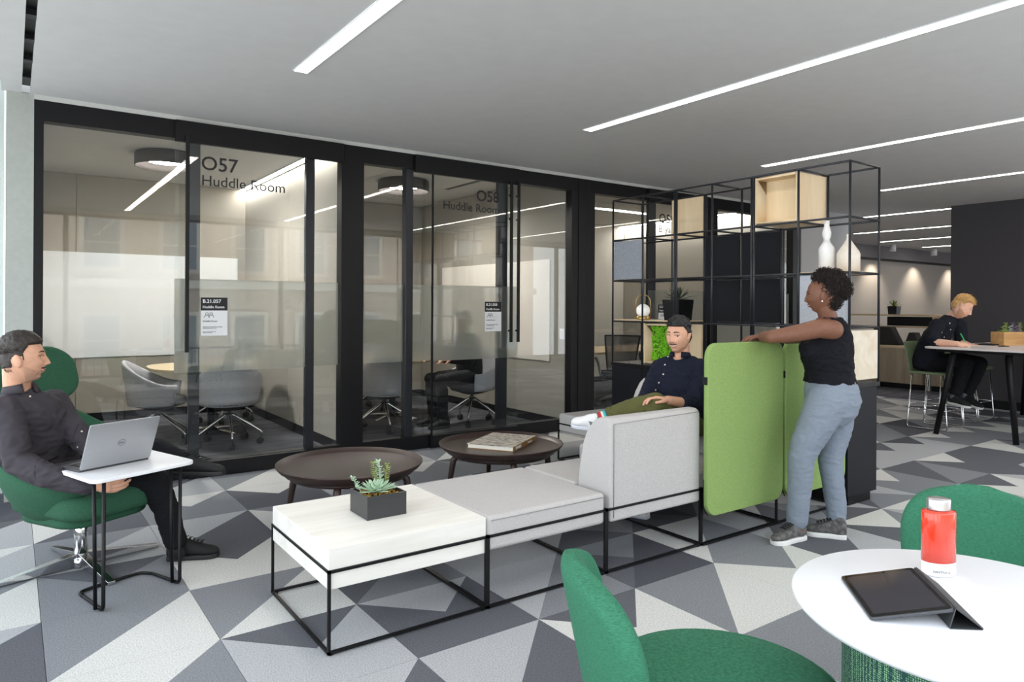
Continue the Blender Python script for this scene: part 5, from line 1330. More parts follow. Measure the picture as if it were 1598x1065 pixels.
def collar(parent, c, U, F, r, h, m, lean=0.3):
    """folded shirt collar: a band round the neck open at the front, with two points"""
    F, L_, U = frame3(F, U); c = Vector(c); vs = []; fs = []; n = 24
    for k in range(n+1):
        a = R(-158 + 316*k/n); dr = -F*cos(a) + L_*sin(a)
        fall = h*(0.9 + 0.55*(abs(-158+316*k/n)/158)**4)
        top = c + dr*r*1.02 + U*h*0.45 + F*0.006; out = c + dr*(r*1.30) - U*(fall*0.55) + F*0.006; inn = c + dr*r*0.98 - U*h*0.4
        vs += [inn, top, top + dr*0.003 + U*0.001, out, out - dr*0.004]
    for k in range(n):
        for j in range(5): fs.append((k*5+j, k*5+(j+1) % 5, (k+1)*5+(j+1) % 5, (k+1)*5+j))
    fs += [[0, 1, 2, 3, 4], [n*5+j for j in range(5)][::-1]]
    b_ = MB(); b_.add(vs, fs, 0, True); o = b_.build('collar', m, None); return parent_keep(o, parent)
def person(label, loc): return empty('person', loc, 0, label, 'person')

# ------------------------------------------------------------------ standing woman
M_skinw = skinmat('skin_brown', rgb(122, 82, 64), 0)
M_navytop = mat('black_top', rgb(20, 20, 27), 0.85, spec=0.2, bump=0.3, bscale=120)
M_greytr = mat('blue_grey_trousers', rgb(128, 138, 152), 0.9, nscale=220, namt=0.10, bump=0.3, bscale=300)
M_hairb = mat('black_hair', rgb(26, 20, 19), 0.6, nscale=60, namt=0.3); M_lipw = mat('lip_brown', rgb(122, 66, 60), 0.5)
M_snk = mat('sneaker_grey', rgb(92, 90, 90), 0.8, nscale=40, namt=0.4); M_solew = mat('sole_white', rgb(226, 226, 224), 0.6)
wm = person('woman in black sleeveless top and grey trousers standing and leaning on the lime green screen', (4.032, 2.366, 0.000))
Fw = -RGT; Lw = -FWD       # she faces left in the picture; her left side is towards us
hd = Head((4.020, 2.375, 1.476), (-RGT*0.93 + Vector((0,0,-0.02)) + FWD*0.42), (0.0, 0, 1), sc=0.93, fem=1.0, jaw=0.7)
bl = Blob(); hd.add_to(bl)
bl.limb([(4.029, 2.368, 1.410), (4.065, 2.356, 1.324)], [0.050, 0.054])
def ringw(px_c, w, d_, tilt=0): return None
sho_n, sho_f = Vv((3.922, 2.249, 1.271)), Vv((4.194, 2.460, 1.272))
bl.loft([((4.060, 2.347, 0.973), FWD*0.12, RGT*0.085), ((4.053, 2.352, 1.129), FWD*0.13, RGT*0.10), ((4.055, 2.350, 1.277), FWD*0.14, RGT*0.075), ((4.049, 2.355, 1.336), FWD*0.09, RGT*0.055)])
bl.limb([sho_n, (3.845, 2.291, 1.278), (3.754, 2.369, 1.251), (3.667, 2.480, 1.226)], [0.058, 0.056, 0.050, 0.040])
bl.limb([(3.667, 2.480, 1.226), (3.758, 2.599, 1.219), (3.920, 2.693, 1.221)], [0.039, 0.036, 0.025])
hand(bl, (3.911, 2.687, 1.221), FWD*0.75 + RGT*0.3, -UPV, 1, 0.25, 0.92)
bl.limb([sho_f, (4.097, 2.554, 1.214), (3.963, 2.576, 1.208)], [0.050, 0.043, 0.036])
bl.limb([(3.963, 2.576, 1.208), (3.853, 2.606, 1.225), (3.793, 2.624, 1.218)], [0.037, 0.033, 0.026])
hand(bl, (3.796, 2.621, 1.218), -RGT - FWD*0.15, -UPV, -1, 0.38, 0.92)
bl.limb([(4.060, 2.347, 1.032), (3.981, 2.317, 0.846), (3.883, 2.375, 0.597), (3.852, 2.409, 0.384), (3.859, 2.429, 0.167), (3.862, 2.426, 0.067)], [0.06, 0.05, 0.045, 0.045, 0.040, 0.036])
bl.limb([(4.060, 2.347, 1.032), (4.162, 2.372, 0.806), (4.119, 2.366, 0.494), (4.117, 2.343, 0.302), (4.124, 2.338, 0.145), (4.127, 2.335, 0.050)], [0.06, 0.05, 0.045, 0.045, 0.040, 0.034])
body = bl.mesh('body', M_skinw, 0.0042, 1, wm)
# top
bl = Blob()
bl.loft([((4.060, 2.347, 0.946), FWD*0.158, RGT*0.142), ((4.057, 2.349, 1.012), FWD*0.145, RGT*0.128), ((4.044, 2.358, 1.090), FWD*0.150, RGT*0.142), ((4.038, 2.362, 1.152), FWD*0.155, RGT*0.150),
         ((4.046, 2.356, 1.215), FWD*0.150, RGT*0.132), ((4.062, 2.345, 1.274), FWD*0.150, RGT*0.092), ((4.065, 2.343, 1.313), FWD*0.125, RGT*0.066), ((4.061, 2.346, 1.340), FWD*0.085, RGT*0.058)], 40, 2.25)
bl.ell((3.902, 2.373, 1.144), FWD*0.062, RGT*0.055, UPV*0.062); bl.ell((4.041, 2.458, 1.135), FWD*0.062, RGT*0.055, UPV*0.062)
top = bl.mesh('sleeveless_top', M_navytop, 0.006, 3, wm, 0.008, 0.085)
# trousers
bl = Blob()
bl.loft([((4.063, 2.344, 0.965), FWD*0.150, RGT*0.132), ((4.066, 2.342, 0.911), FWD*0.165, RGT*0.148), ((4.073, 2.337, 0.840), FWD*0.172, RGT*0.152), ((4.067, 2.341, 0.758), FWD*0.160, RGT*0.135), ((4.055, 2.350, 0.700), FWD*0.12, RGT*0.10)], 40, 2.2)
bl.limb([(3.972, 2.311, 0.847), (3.938, 2.335, 0.751), (3.883, 2.375, 0.616), (3.849, 2.399, 0.513), (3.852, 2.409, 0.384), (3.853, 2.421, 0.228), (3.856, 2.431, 0.121)], [0.118, 0.112, 0.092, 0.076, 0.070, 0.064, 0.060])
bl.limb([(4.162, 2.372, 0.806), (4.166, 2.369, 0.667), (4.132, 2.369, 0.551), (4.103, 2.365, 0.457), (4.107, 2.350, 0.322), (4.120, 2.340, 0.204), (4.124, 2.338, 0.125)], [0.112, 0.100, 0.082, 0.070, 0.064, 0.060, 0.057])
tr1 = bl.mesh('trousers', M_greytr, 0.0065, 3, wm, 0.005, 0.10)
# hair: curly mass
M_hairc = mat('curly_hair', rgb(34, 23, 21), 0.75, nscale=90, namt=0.45)
rg = random.Random(8); b_ = MB(); Hc = hd.M.translation
cc0 = Hc + RGT*0.040 + UPV*0.042; cc1 = Hc + RGT*0.100 + UPV*0.028
bl = Blob(); bl.ell(Hc + RGT*0.034 + UPV*0.038, FWD*0.082, RGT*0.074, UPV*0.088); bl.ell(Hc + RGT*0.060 + UPV*0.065, FWD*0.088, RGT*0.085, UPV*0.088); bl.ell(Hc + RGT*0.050 - UPV*0.030, FWD*0.066, RGT*0.055, UPV*0.06)
bl.ell(Hc + RGT*0.018 + UPV*0.098, FWD*0.070, RGT*0.066, UPV*0.060); bl.ell(Hc + RGT*0.115 + UPV*0.040, FWD*0.062, RGT*0.050, UPV*0.062)
hm = bl.mesh('hair', M_hairc, 0.006, 2)
hv = [v.co.copy() for v in hm.data.vertices]; hn = [v.normal.copy() for v in hm.data.vertices]
parent_keep(hm, wm)
b_ = MB()
for k in range(2200):
    i = rg.randrange(len(hv)); p = hv[i]; nn = hn[i]
    a = nn.orthogonal().normalized(); c_ = nn.cross(a); r_ = rg.uniform(.004, .009); ph = rg.uniform(0, 6.3); up_ = rg.uniform(.008, .024)
    ti = rg.uniform(-0.7, 0.7)
    pts = [p + nn*(up_*j/6 - 0.003) + (a*cos(ph + j*1.5) + (c_*0.8 + nn*ti)*sin(ph + j*1.5))*r_ for j in range(7)]
    b_.tube(pts, 0.0017, 3, caps=False)
tag(parent_keep(b_.build('hair_curls', M_hairc, None, fix=False), hm), kind='stuff')
hd.eyes(wm, M_irisb, M_hairb, 0.0028, True, M_lipw)
b_ = MB(); b_.sphere(hd.W(Vector((0.0, 0.0815, -0.040))*hd.sc), 0.0055, 10, 8); parent_keep(b_.build('pearl_earring', M_wp, None), wm)
shoe('sneaker', wm, (3.903, 2.422, 0.000), (3.649, 2.456, 0.000), (0,0,1), M_snk, M_solew, 0.92, True, 0.030, m_lace=M_rod)
shoe('sneaker', wm, (4.114, 2.271, 0.000), (3.989, 2.471, 0.000), (0,0,1), M_snk, M_solew, 0.92, True, 0.030, m_lace=M_rod)
# ------------------------------------------------------------------ man with the laptop
M_skin1 = skinmat('skin_light', rgb(214, 164, 136), 0); M_shirt1 = mat('charcoal_shirt', rgb(66, 62, 68), 0.8, spec=0.25, bump=0.2, bscale=150)
M_hair1 = mat('dark_brown_hair', rgb(44, 36, 32), 0.55, nscale=90, namt=0.4); M_stub = mat('stubble', rgb(190, 146, 122), 0.85, nscale=420, namt=0.22)
M_blacktr = mat('black_trousers', rgb(22, 22, 26), 0.85, spec=0.2, bump=0.3, bscale=150); M_lip1 = mat('lip_pink', rgb(178, 112, 98), 0.5); M_blk = mat('black_knit', rgb(26, 26, 28), 0.8, nscale=90, namt=0.3); M_blks = mat('black_rubber', rgb(34, 34, 36), 0.6)
m1 = person('dark-haired man in charcoal shirt reclining in the green swivel chair with a laptop', (0.30, 4.30, 0.0))
hd = Head((0.047, 4.183, 1.130), RGT*0.86 + FWD*0.40 + UPV*0.10, UPV - RGT*0.10, sc=1.0, jaw=1.1)
bl = Blob(); hd.add_to(bl)
nk = Vv((0.030, 4.256, 0.961)); bl.limb([(0.024, 4.223, 1.081), nk], [0.060, 0.062])
cF = (RGT*0.90 - FWD*0.36 + UPV*0.28).normalized()         # chest normal
sL = (RGT*0.40 + FWD*0.90 + UPV*0.03).normalized()         # towards his left shoulder (right in the picture)
def at3(c, a=0, b=0, u=0): return Vector(c) + sL*a + cF*b + UPV*u
S = Vv((0.057, 4.262, 0.869)); 
bl.loft([((0.170, 4.377, 0.471), sL*0.10, cF*0.07), ((0.104, 4.326, 0.661), sL*0.11, cF*0.08), ((0.057, 4.261, 0.837), sL*0.12, cF*0.08), ((0.036, 4.252, 0.929), sL*0.09, cF*0.06)])
nsh, fsh = Vv((-0.030, 4.164, 0.882)), Vv((0.186, 4.391, 0.876))
nel, fel = Vv((0.030, 4.035, 0.652)), Vv((0.313, 4.226, 0.687))
nwr, fwr = Vv((0.304, 3.888, 0.538)), Vv((0.382, 4.103, 0.628))
bl.limb([nsh, (-0.005, 4.109, 0.817), nel, (0.146, 3.952, 0.586), nwr], [0.045, 0.045, 0.038, 0.036, 0.028]); bl.limb([fsh, (0.229, 4.347, 0.791), fel, fwr], [0.045, 0.042, 0.036, 0.028])
hand(bl, (0.314, 3.881, 0.538), RGT + FWD*0.10 - UPV*0.03, FWD*0.8 + UPV*0.3, -1, 0.45)
hand(bl, (0.382, 4.103, 0.628), RGT*0.5 - FWD*0.7 + UPV*0.05, -UPV, 1, 0.18)
bl.limb([(0.181, 4.370, 0.461), (0.640, 4.152, 0.465), (0.693, 4.151, 0.278), (0.738, 4.144, 0.057)], [0.06, 0.05, 0.045, 0.035])
bl.limb([(0.240, 4.524, 0.455), (0.560, 4.492, 0.599), (0.795, 4.312, 0.505)], [0.06, 0.05, 0.036])
bl.mesh('body', M_skin1, 0.0042, 1, m1)
# shirt
bl = Blob()
bl.loft([((0.181, 4.381, 0.441), sL*0.165, cF*0.115), ((0.141, 4.361, 0.551), sL*0.172, cF*0.125), ((0.096, 4.320, 0.679), sL*0.178, cF*0.130), ((0.063, 4.282, 0.802), sL*0.190, cF*0.128), ((0.046, 4.269, 0.869), sL*0.190, cF*0.112), ((0.038, 4.263, 0.918), sL*0.150, cF*0.088), ((0.036, 4.264, 0.960), sL*0.085, cF*0.066)], 40, 2.3)
bl.limb([(-0.025, 4.173, 0.880), (-0.005, 4.109, 0.817), (0.030, 4.035, 0.652), (0.146, 3.952, 0.586), (0.294, 3.895, 0.538)], [0.074, 0.069, 0.060, 0.055, 0.044])
bl.limb([(0.180, 4.383, 0.878), (0.229, 4.347, 0.791), (0.310, 4.228, 0.687), (0.372, 4.122, 0.632)], [0.074, 0.066, 0.057, 0.042])
s1 = bl.mesh('shirt', M_shirt1, 0.006, 3, m1, 0.009, 0.10)
def cfront(t, x=0.0): return Vv((0.100, 4.083, 0.943)).lerp(Vv((0.273, 4.046, 0.569)), t) + sL*x
placket(m1, s1, [(0.111, 4.100, 0.953), (0.162, 4.064, 0.838), (0.195, 4.101, 0.720), (0.251, 4.123, 0.566)], FWD, mat('placket_dark', rgb(28, 28, 34), 0.8), 0.0016)
buttons(m1, s1, [(0.101, 4.107, 0.919), (0.154, 4.069, 0.869), (0.192, 4.042, 0.804), (0.213, 4.088, 0.745), (0.245, 4.127, 0.672), (0.126, 4.089, 0.897)], FWD, 0.005)
collar(m1, nk + UPV*0.012 + RGT*0.006, (UPV*0.95 + cF*0.25).normalized(), cF, 0.066, 0.045, M_shirt1)
buttons(m1, s1, [(0.070, 4.129, 0.968), (0.050, 4.144, 0.943)], FWD, 0.0045)
# trousers
bl = Blob()
bl.loft([((0.183, 4.417, 0.417), sL*0.17, cF*0.11), ((0.223, 4.414, 0.456), sL*0.17, cF*0.115)], 30)
bl.limb([(0.197, 4.358, 0.417), (0.370, 4.284, 0.428), (0.626, 4.162, 0.451), (0.680, 4.148, 0.308), (0.732, 4.148, 0.116)], [0.105, 0.098, 0.074, 0.064, 0.056])
bl.limb([(0.235, 4.552, 0.415), (0.391, 4.539, 0.514), (0.560, 4.492, 0.592), (0.678, 4.407, 0.567), (0.792, 4.314, 0.519)], [0.105, 0.092, 0.076, 0.064, 0.054])
bl.mesh('trousers', M_blacktr, 0.0065, 3, m1, 0.005, 0.08)
b_ = MB(); b_.tube([(0.729, 4.150, 0.140), (0.741, 4.142, 0.029)], 0.043, 16); parent_keep(b_.build('sock', M_blk, None), m1); b_ = MB(); b_.tube([(0.774, 4.327, 0.526), (0.819, 4.295, 0.498)], 0.043, 16); parent_keep(b_.build('sock', M_blk, None), m1)
shoe('shoe', m1, (0.706, 4.216, 0.000), (0.949, 4.116, 0.000), (0,0,1), M_blk, M_blks, 1.0, True, 0.026)
shoe('shoe', m1, (0.757, 4.339, 0.432), (0.977, 4.132, 0.443), (0.10,0.05,1), M_blk, M_blks, 1.0, True, 0.024)
# hair, eyes, stubble
def hairline(p, front=0.055, side=0.010, nape=-0.055):
    if p.x > 0.045: return p.z > front - 0.10*max(0, 0.07-p.x)
    if p.x > 0.012: return p.z > side + (front-side)*((p.x-0.012)/0.033)**0.8 - (0.035 if (abs(p.y) > 0.06 and p.x < 0.022) else 0)
    if p.x > -0.030: return p.z > side + 0.006 + 0.4*max(0, -p.x)*0
    return p.z > nape
hd.shell('hair', M_hair1, lambda p: hairline(p, 0.062, 0.004, -0.040), lambda p: 0.0025 + 0.022*max(0, min(1, (p.z-0.035)/0.06)), m1, 0.004, 0.016)
hd.strands('hair_strands', M_hair1, lambda p: hairline(p, 0.060, 0.006) and p.z > 0.03, m1, 1500, lambda p: 0.034, 0.0016, lambda p: (-0.75, 0.35, 0.15), 0.9, 3)
hd.strands('hair_strands', M_hair1, lambda p: hairline(p, 0.060, 0.006) and p.z <= 0.03, m1, 700, lambda p: 0.008, 0.0012, lambda p: (-0.4, 0, -0.8), 0.4, 4)
hd.shell('stubble', M_stub, lambda p: p.x > 0.002 and p.z < -0.040 - 0.55*max(0, p.x-0.02) and p.z > -0.113 and not (abs(p.y) < 0.024 and -0.088 < p.z), lambda p: 0.0004, m1, 0.0002)
hd.shell('moustache', M_hair1, lambda p: p.x > 0.06 and abs(p.y) < 0.030 and -0.0600 < p.z < -0.0505, lambda p: 0.0028, m1, 0.002, 0.005)
hd.eyes(m1, M_irisb, M_hair1, 0.0038, True, M_lip1)

# ------------------------------------------------------------------ man on the sofa
M_shirt2 = mat('navy_shirt', rgb(27, 31, 47), 0.85, spec=0.2, bump=0.2, bscale=150); M_olive = mat('olive_trousers', rgb(86, 86, 46), 0.9, bump=0.3, bscale=180)
M_hair2 = mat('black_short_hair', rgb(18, 18, 20), 0.5, nscale=90, namt=0.3); M_skin2 = skinmat('skin_light_2', rgb(220, 168, 142), 0)
m2 = person('moustached man in navy shirt and olive trousers sitting cross-legged on the grey sofa', (3.45, 3.25, 0.0))
hF = (-FWD*0.76 - RGT*0.66).normalized()
hd = Head((3.627, 3.160, 1.209), hF, UPV, sc=0.98, jaw=1.1)
bl = Blob(); hd.add_to(bl); nk = Vv((3.669, 3.179, 1.069)); bl.limb([(3.673, 3.177, 1.138), nk], [0.056, 0.060])
cF = (-FWD*0.82 - RGT*0.50 + UPV*0.12).normalized(); sL = (RGT*0.86 - FWD*0.50).normalized()
bl.loft([((3.686, 3.167, 0.535), sL*0.10, cF*0.07), ((3.686, 3.192, 0.791), sL*0.11, cF*0.08), ((3.690, 3.201, 0.963), sL*0.12, cF*0.08), ((3.685, 3.192, 1.042), sL*0.09, cF*0.06)])
lsh, rsh = Vv((3.730, 3.062, 0.993)), Vv((3.648, 3.342, 0.981)); lel, rel = Vv((3.586, 2.993, 0.770)), Vv((3.488, 3.309, 0.783)); lwr, rwr = Vv((3.326, 2.982, 0.819)), Vv((3.323, 3.107, 0.793))
bl.limb([lsh, (3.699, 3.035, 0.891), lel, lwr], [0.044, 0.042, 0.038, 0.029]); bl.limb([rsh, (3.582, 3.339, 0.879), rel, rwr], [0.044, 0.042, 0.036, 0.028])
hand(bl, lwr, -RGT*0.9 + UPV*0.15 - FWD*0.1, -UPV - FWD*0.3, 1, 0.4); hand(bl, rwr, RGT*0.5 - FWD*0.5 - UPV*0.2, -UPV, -1, 0.4)
bl.limb([(3.621, 3.091, 0.616), (3.276, 3.042, 0.756), (3.083, 3.254, 0.705), (3.015, 3.327, 0.661)], [0.06, 0.05, 0.036, 0.034])
bl.limb([(3.688, 3.203, 0.594), (3.415, 3.238, 0.657), (3.409, 3.242, 0.362), (3.403, 3.247, 0.256)], [0.06, 0.05, 0.036, 0.034])
bl.mesh('body', M_skin2, 0.0042, 1, m2)
bl = Blob()
bl.loft([((3.670, 3.154, 0.590), sL*0.165, cF*0.125), ((3.678, 3.173, 0.707), sL*0.165, cF*0.125), ((3.686, 3.192, 0.834), sL*0.182, cF*0.130), ((3.693, 3.199, 0.941), sL*0.200, cF*0.122), ((3.696, 3.196, 1.002), sL*0.195, cF*0.100), ((3.696, 3.197, 1.041), sL*0.145, cF*0.080), ((3.685, 3.192, 1.068), sL*0.085, cF*0.066)], 40, 2.3)
bl.limb([(3.735, 3.071, 0.984), (3.699, 3.035, 0.891), (3.597, 2.997, 0.777), (3.488, 2.989, 0.786)], [0.073, 0.067, 0.060, 0.052])
bl.limb([(3.651, 3.327, 0.977), (3.582, 3.339, 0.879), (3.484, 3.311, 0.783), (3.459, 3.281, 0.772)], [0.072, 0.065, 0.057, 0.052])
s2 = bl.mesh('shirt', M_shirt2, 0.006, 3, m2, 0.008, 0.10)
placket(m2, s2, [(3.475, 3.048, 1.076), (3.449, 3.066, 0.965), (3.412, 3.092, 0.854), (3.392, 3.107, 0.800)], FWD, MATS['placket_dark'], 0.0013)
buttons(m2, s2, [(3.475, 3.048, 1.064), (3.455, 3.062, 1.011), (3.442, 3.071, 0.949), (3.422, 3.085, 0.891), (3.402, 3.099, 0.842)], FWD, 0.0055)
collar(m2, nk + UPV*0.010, UPV, cF, 0.060, 0.034, M_shirt2)
bl = Blob()
bl.loft([((3.673, 3.151, 0.555), sL*0.17, cF*0.12), ((3.670, 3.154, 0.624), sL*0.165, cF*0.12)], 30)
bl.limb([(3.638, 3.078, 0.621), (3.460, 3.058, 0.698), (3.276, 3.042, 0.784), (3.203, 3.119, 0.765), (3.100, 3.242, 0.717)], [0.10, 0.095, 0.080, 0.068, 0.050])
bl.limb([(3.704, 3.228, 0.576), (3.529, 3.230, 0.618), (3.408, 3.243, 0.657), (3.402, 3.247, 0.509), (3.402, 3.247, 0.319)], [0.10, 0.09, 0.076, 0.062, 0.052])
bl.mesh('trousers', M_olive, 0.0065, 3, m2, 0.006, 0.075)
b_ = MB(); b_.tube([(3.107, 3.237, 0.717), (3.084, 3.260, 0.708)], 0.053, 20); parent_keep(b_.build('trouser_cuff', M_olive, None), m2)
for (a, c, col, nm) in ((947.5, 943.5, (70, 176, 190), 0), (944.5, 940.5, (236, 230, 214), 0), (941.5, 936, (196, 44, 46), 0), (937, 920, (108, 112, 116), 0)):
    ya = lambda x: 649 + (948-x)*0.36
    b_ = MB(); b_.tube([Vv((3.080, 3.262, 0.708)).lerp(Vv((2.995, 3.335, 0.661)), (948-a)/28), Vv((3.080, 3.262, 0.708)).lerp(Vv((2.995, 3.335, 0.661)), (948-c)/28)], 0.041 - (948-a)*0.0002, 20)
    parent_keep(b_.build('sock_stripe', mat('sock_%d' % col[0], rgb(*col), 0.9), None), m2)
M_canvas = mat('white_canvas', rgb(232, 232, 234), 0.8, nscale=90, namt=0.03)
ax = (Vv((2.915, 3.411, 0.658)) - Vv((3.028, 3.318, 0.628))).normalized()
shoe('white_slip_on', m2, (3.035, 3.313, 0.612), (2.928, 3.439, 0.637), UPV + RGT*0.25 - FWD*0.35, M_canvas, mat('sole_pale', rgb(214, 218, 228), 0.6), 0.92, False, 0.022, 0.05)
shoe('white_slip_on', m2, (3.423, 3.232, 0.000), (3.367, 3.395, 0.000), UPV, M_canvas, MATS['sole_pale'], 0.92, False, 0.022, 0.05)
hl2 = lambda p: hairline(p, 0.062, 0.010, -0.050)
hd.shell('hair', M_hair2, hl2, lambda p: 0.004 + 0.020*max(0, min(1, (p.z-0.045)/0.05)), m2, 0.009, 0.018)
hd.strands('hair_strands', M_hair2, lambda p: hl2(p) and p.z > 0.05, m2, 1300, lambda p: 0.030, 0.0017, lambda p: (-0.25, -0.35, 0.75), 0.8, 5)
hd.shell('moustache', M_hair2, lambda p: p.x > 0.055 and abs(p.y) < 0.029 and -0.0615 < p.z < -0.0500, lambda p: 0.0032, m2, 0.002, 0.005)
hd.eyes(m2, M_irisb, M_hair2, 0.0038, True, M_lip1, look=(0.003, 0))

# ------------------------------------------------------------------ blond man writing at the high table
M_blond = mat('blond_hair', rgb(206, 164, 104), 0.5, nscale=90, namt=0.25); M_shirt3 = mat('black_shirt', rgb(26, 29, 38), 0.85, spec=0.2, bump=0.2, bscale=150); M_skin3 = skinmat('skin_fair', rgb(232, 184, 160), 0)
M_beard3 = mat('blond_stubble', rgb(200, 152, 120), 0.85, nscale=300, namt=0.2)
m3 = person('blond man in black shirt writing with a green pen on a bar stool', (8.80, 3.85, 0.0))
D3 = 8.15
F3 = (RGT*0.80 - FWD*0.60).normalized()
hd = Head((8.936, 3.569, 1.420), (RGT*0.76 - FWD*0.58 - UPV*0.50), (RGT*0.45 + UPV), sc=1.12, jaw=1.0)
bl = Blob(); hd.add_to(bl); nk = Vv((8.946, 3.685, 1.284)); bl.limb([(8.935, 3.619, 1.353), nk], [0.062, 0.066])
cF = (F3*0.95 - UPV*0.10).normalized(); sL = (FWD*0.80 + RGT*0.60).normalized()
bl.loft([((8.876, 3.919, 0.754), sL*0.10, cF*0.08), ((8.896, 3.844, 1.032), sL*0.12, cF*0.09), ((8.919, 3.729, 1.224), sL*0.10, cF*0.07)])
rsh, lsh = Vv((8.683, 3.725, 1.204)), Vv((9.202, 3.699, 1.199)); rel, lel = Vv((8.471, 3.680, 1.019)), Vv((9.067, 3.623, 0.999)); rwr, lwr = Vv((8.481, 3.427, 1.009)), Vv((8.962, 3.501, 0.978))
bl.limb([rsh, (8.568, 3.709, 1.103), rel, rwr], [0.05, 0.05, 0.046, 0.031]); bl.limb([lsh, (9.148, 3.663, 1.094), lel, lwr], [0.05, 0.048, 0.045, 0.030])
hand(bl, rwr, RGT*0.95 - FWD*0.15, -UPV*0.75 + FWD*0.5, -1, 0.75, 1.05); hand(bl, lwr, RGT*0.8 - FWD*0.4, -UPV, 1, 0.5, 1.0)
bl.limb([(8.814, 3.878, 0.760), (8.851, 3.483, 0.785), (8.735, 3.541, 0.451)], [0.06, 0.05, 0.04]); bl.limb([(8.975, 3.934, 0.749), (9.161, 3.457, 0.774), (9.007, 3.543, 0.433)], [0.06, 0.05, 0.04])
bl.mesh('body', M_skin3, 0.005, 1, m3)
bl = Blob()
bl.loft([((8.874, 3.933, 0.707), sL*0.18, cF*0.15), ((8.873, 3.897, 0.855), sL*0.18, cF*0.15), ((8.883, 3.852, 0.994), sL*0.185, cF*0.15), ((8.895, 3.795, 1.117), sL*0.20, cF*0.145), ((8.912, 3.746, 1.208), sL*0.20, cF*0.12), ((8.926, 3.711, 1.262), sL*0.15, cF*0.095), ((8.940, 3.689, 1.307), sL*0.09, cF*0.075)], 40, 2.3)
bl.limb([rsh, (8.568, 3.709, 1.103), (8.487, 3.681, 1.034), (8.497, 3.637, 1.006)], [0.080, 0.074, 0.068, 0.060]); bl.limb([lsh, (9.148, 3.663, 1.094), lel], [0.078, 0.070, 0.062])
s3 = bl.mesh('shirt', M_shirt3, 0.007, 3, m3, 0.008, 0.11)
collar(m3, nk + UPV*0.012, (UPV*0.9 + cF*0.3).normalized(), cF, 0.072, 0.045, M_shirt3)
buttons(m3, s3, [(8.746, 3.582, 1.229), (8.758, 3.573, 1.156), (8.711, 3.607, 1.068), (8.572, 3.583, 1.126)], FWD, 0.007)
bl = Blob()
bl.loft([((8.881, 3.928, 0.677), sL*0.18, cF*0.15), ((8.882, 3.915, 0.754), sL*0.18, cF*0.15)], 30)
bl.limb([(8.826, 3.869, 0.730), (8.837, 3.665, 0.773), (8.839, 3.491, 0.771), (8.793, 3.512, 0.625), (8.735, 3.541, 0.451)], [0.115, 0.105, 0.085, 0.078, 0.068])
bl.limb([(8.975, 3.934, 0.734), (9.112, 3.640, 0.771), (9.149, 3.466, 0.759), (9.090, 3.496, 0.596), (9.019, 3.534, 0.433)], [0.115, 0.105, 0.085, 0.076, 0.066])
bl.mesh('trousers', M_blacktr, 0.008, 3, m3, 0.005, 0.08)
for (a, b, h, t) in (((8.729, 3.545, 0.466), (8.729, 3.558, 0.377), (8.736, 3.614, 0.312), (8.666, 3.369, 0.289)), ((9.007, 3.543, 0.448), (9.007, 3.556, 0.365), (9.026, 3.603, 0.306), (8.928, 3.354, 0.255))):
    b_ = MB(); b_.tube([a, b], 0.052, 16); parent_keep(b_.build('sock', mat('grey_sock', rgb(112, 114, 122), 0.9), None), m3)
    shoe('black_sneaker', m3, h, t, (0,0,1), M_blk, M_solew, 1.05, True, 0.026, m_lace=M_blk)
hl3 = lambda p: hairline(p, 0.060, 0.012, -0.050)
hd.shell('hair', M_blond, hl3, lambda p: 0.004 + 0.022*max(0, min(1, (p.z-0.03)/0.06)), m3, 0.005, 0.02)
hd.strands('hair_strands', M_blond, lambda p: hl3(p) and p.z > 0.03, m3, 700, lambda p: 0.042, 0.002, lambda p: (0.55, -0.3, 0.4), 0.7, 7)
hd.shell('stubble', M_beard3, lambda p: p.x > -0.002 and p.z < -0.030 - 0.6*max(0, p.x-0.01) and p.z > -0.114 and not (abs(p.y) < 0.026 and -0.086 < p.z), lambda p: 0.0008, m3, 0.0003)
hd.eyes(m3, M_irisl, mat('blond_brow', rgb(170, 128, 84), 0.8), 0.003, False, mat('lip_fair', rgb(206, 132, 120), 0.5))
pn_ = rwr + RGT*0.095 - FWD*0.005 + UPV*0.0
b_ = MB(); b_.tube([pn_ + RGT*0.01 - UPV*0.035, pn_ + UPV*0.02 - RGT*0.01, pn_ - RGT*0.065 + UPV*0.115], [0.002, 0.006, 0.006], 8)
tag(b_.build('green_pen', mat('green_pen', rgb(40, 176, 92), 0.3)), 'bright green pen held in the blond man\'s hand', 'pen')

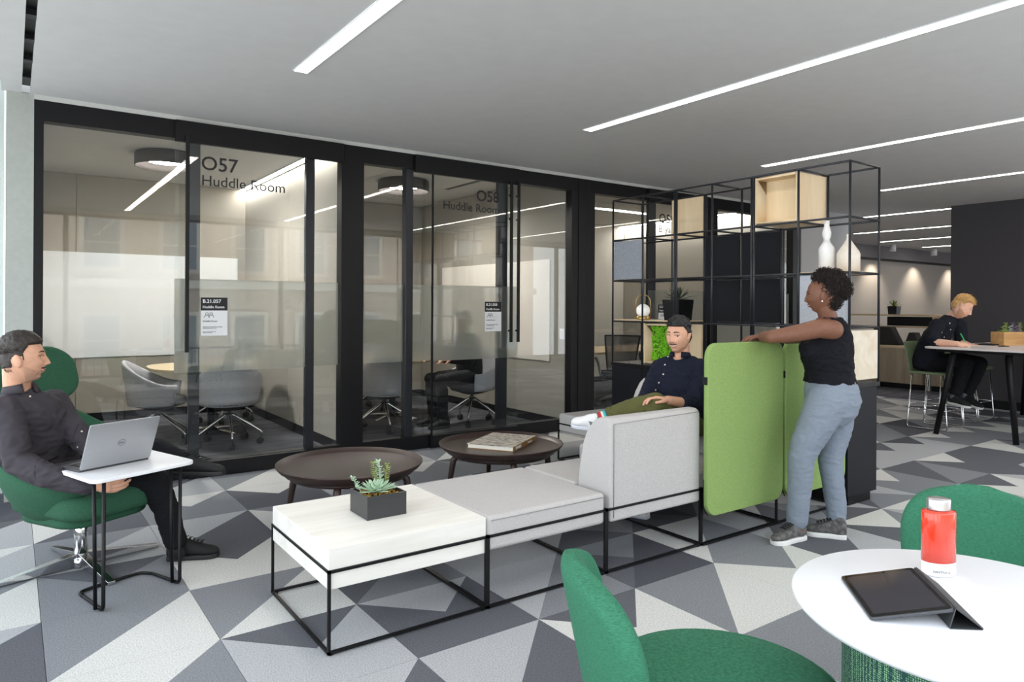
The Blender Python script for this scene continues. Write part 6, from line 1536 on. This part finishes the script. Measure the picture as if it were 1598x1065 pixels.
# ------------------------------------------------------------------ person seated behind the frosted glass
M_dk1 = mat('dark_clothes', rgb(30, 30, 34), 0.85); m4 = person('person in dark clothes seated behind the frosted glass, seen as a silhouette', (4.40, 7.10, 0.0))
Fq = Vector((-1, -0.12, 0)).normalized(); sq = Vector((0.12, -1, 0)).normalized()
hd = Head((4.36, 7.10, 1.21), Fq, UPV); bl = Blob(); hd.add_to(bl)
bl.limb([(4.38, 7.10, 1.12), (4.41, 7.10, 1.05)], [0.058, 0.06])
bl.loft([((4.45, 7.1, 0.55), sq*0.1, Fq*0.08), ((4.44, 7.1, 0.8), sq*0.12, Fq*0.08), ((4.41, 7.1, 1.04), sq*0.1, Fq*0.06)])
for sg in (-1, 1):
    y = 7.1 - sg*0.17
    bl.limb([(4.41, y, 1.0), (4.33, y - sg*0.03, 0.76), (4.09, y + sg*0.02, 0.78)], [0.05, 0.042, 0.03]); hand(bl, (4.09, y + sg*0.02, 0.78), (-1, 0, 0), (0, 0, -1), sg, 0.3)
    bl.limb([(4.45, 7.1 - sg*0.09, 0.55), (4.00, 7.1 - sg*0.12, 0.52), (4.02, 7.1 - sg*0.12, 0.12)], [0.06, 0.05, 0.036])
bl.mesh('body', M_skin2, 0.007, 1, m4)
bl = Blob()
bl.loft([((4.46, 7.1, 0.52), sq*0.17, Fq*0.13), ((4.45, 7.1, 0.75), sq*0.175, Fq*0.13), ((4.42, 7.1, 0.93), sq*0.20, Fq*0.12), ((4.41, 7.1, 1.02), sq*0.19, Fq*0.10), ((4.41, 7.1, 1.08), sq*0.09, Fq*0.07)])
for sg in (-1, 1):
    y = 7.1 - sg*0.17; bl.limb([(4.41, y, 1.0), (4.33, y - sg*0.03, 0.76), (4.12, y + sg*0.02, 0.78)], [0.072, 0.06, 0.045])
bl.mesh('jumper', M_dk1, 0.008, 3, m4, 0.006)
bl = Blob()
for sg in (-1, 1): bl.limb([(4.45, 7.1 - sg*0.09, 0.56), (4.00, 7.1 - sg*0.12, 0.54), (4.03, 7.1 - sg*0.12, 0.14)], [0.10, 0.078, 0.055])
bl.mesh('trousers', M_dk1, 0.008, 3, m4, 0.005)
hd.shell('hair', M_hair2, lambda p: hairline(p), lambda p: 0.012, m4)
for sg in (-1, 1): shoe('shoe', m4, (4.10, 7.1 - sg*0.12, 0.0), (3.83, 7.1 - sg*0.14, 0.0), (0,0,1), M_blk, M_blks, 1.0, False)
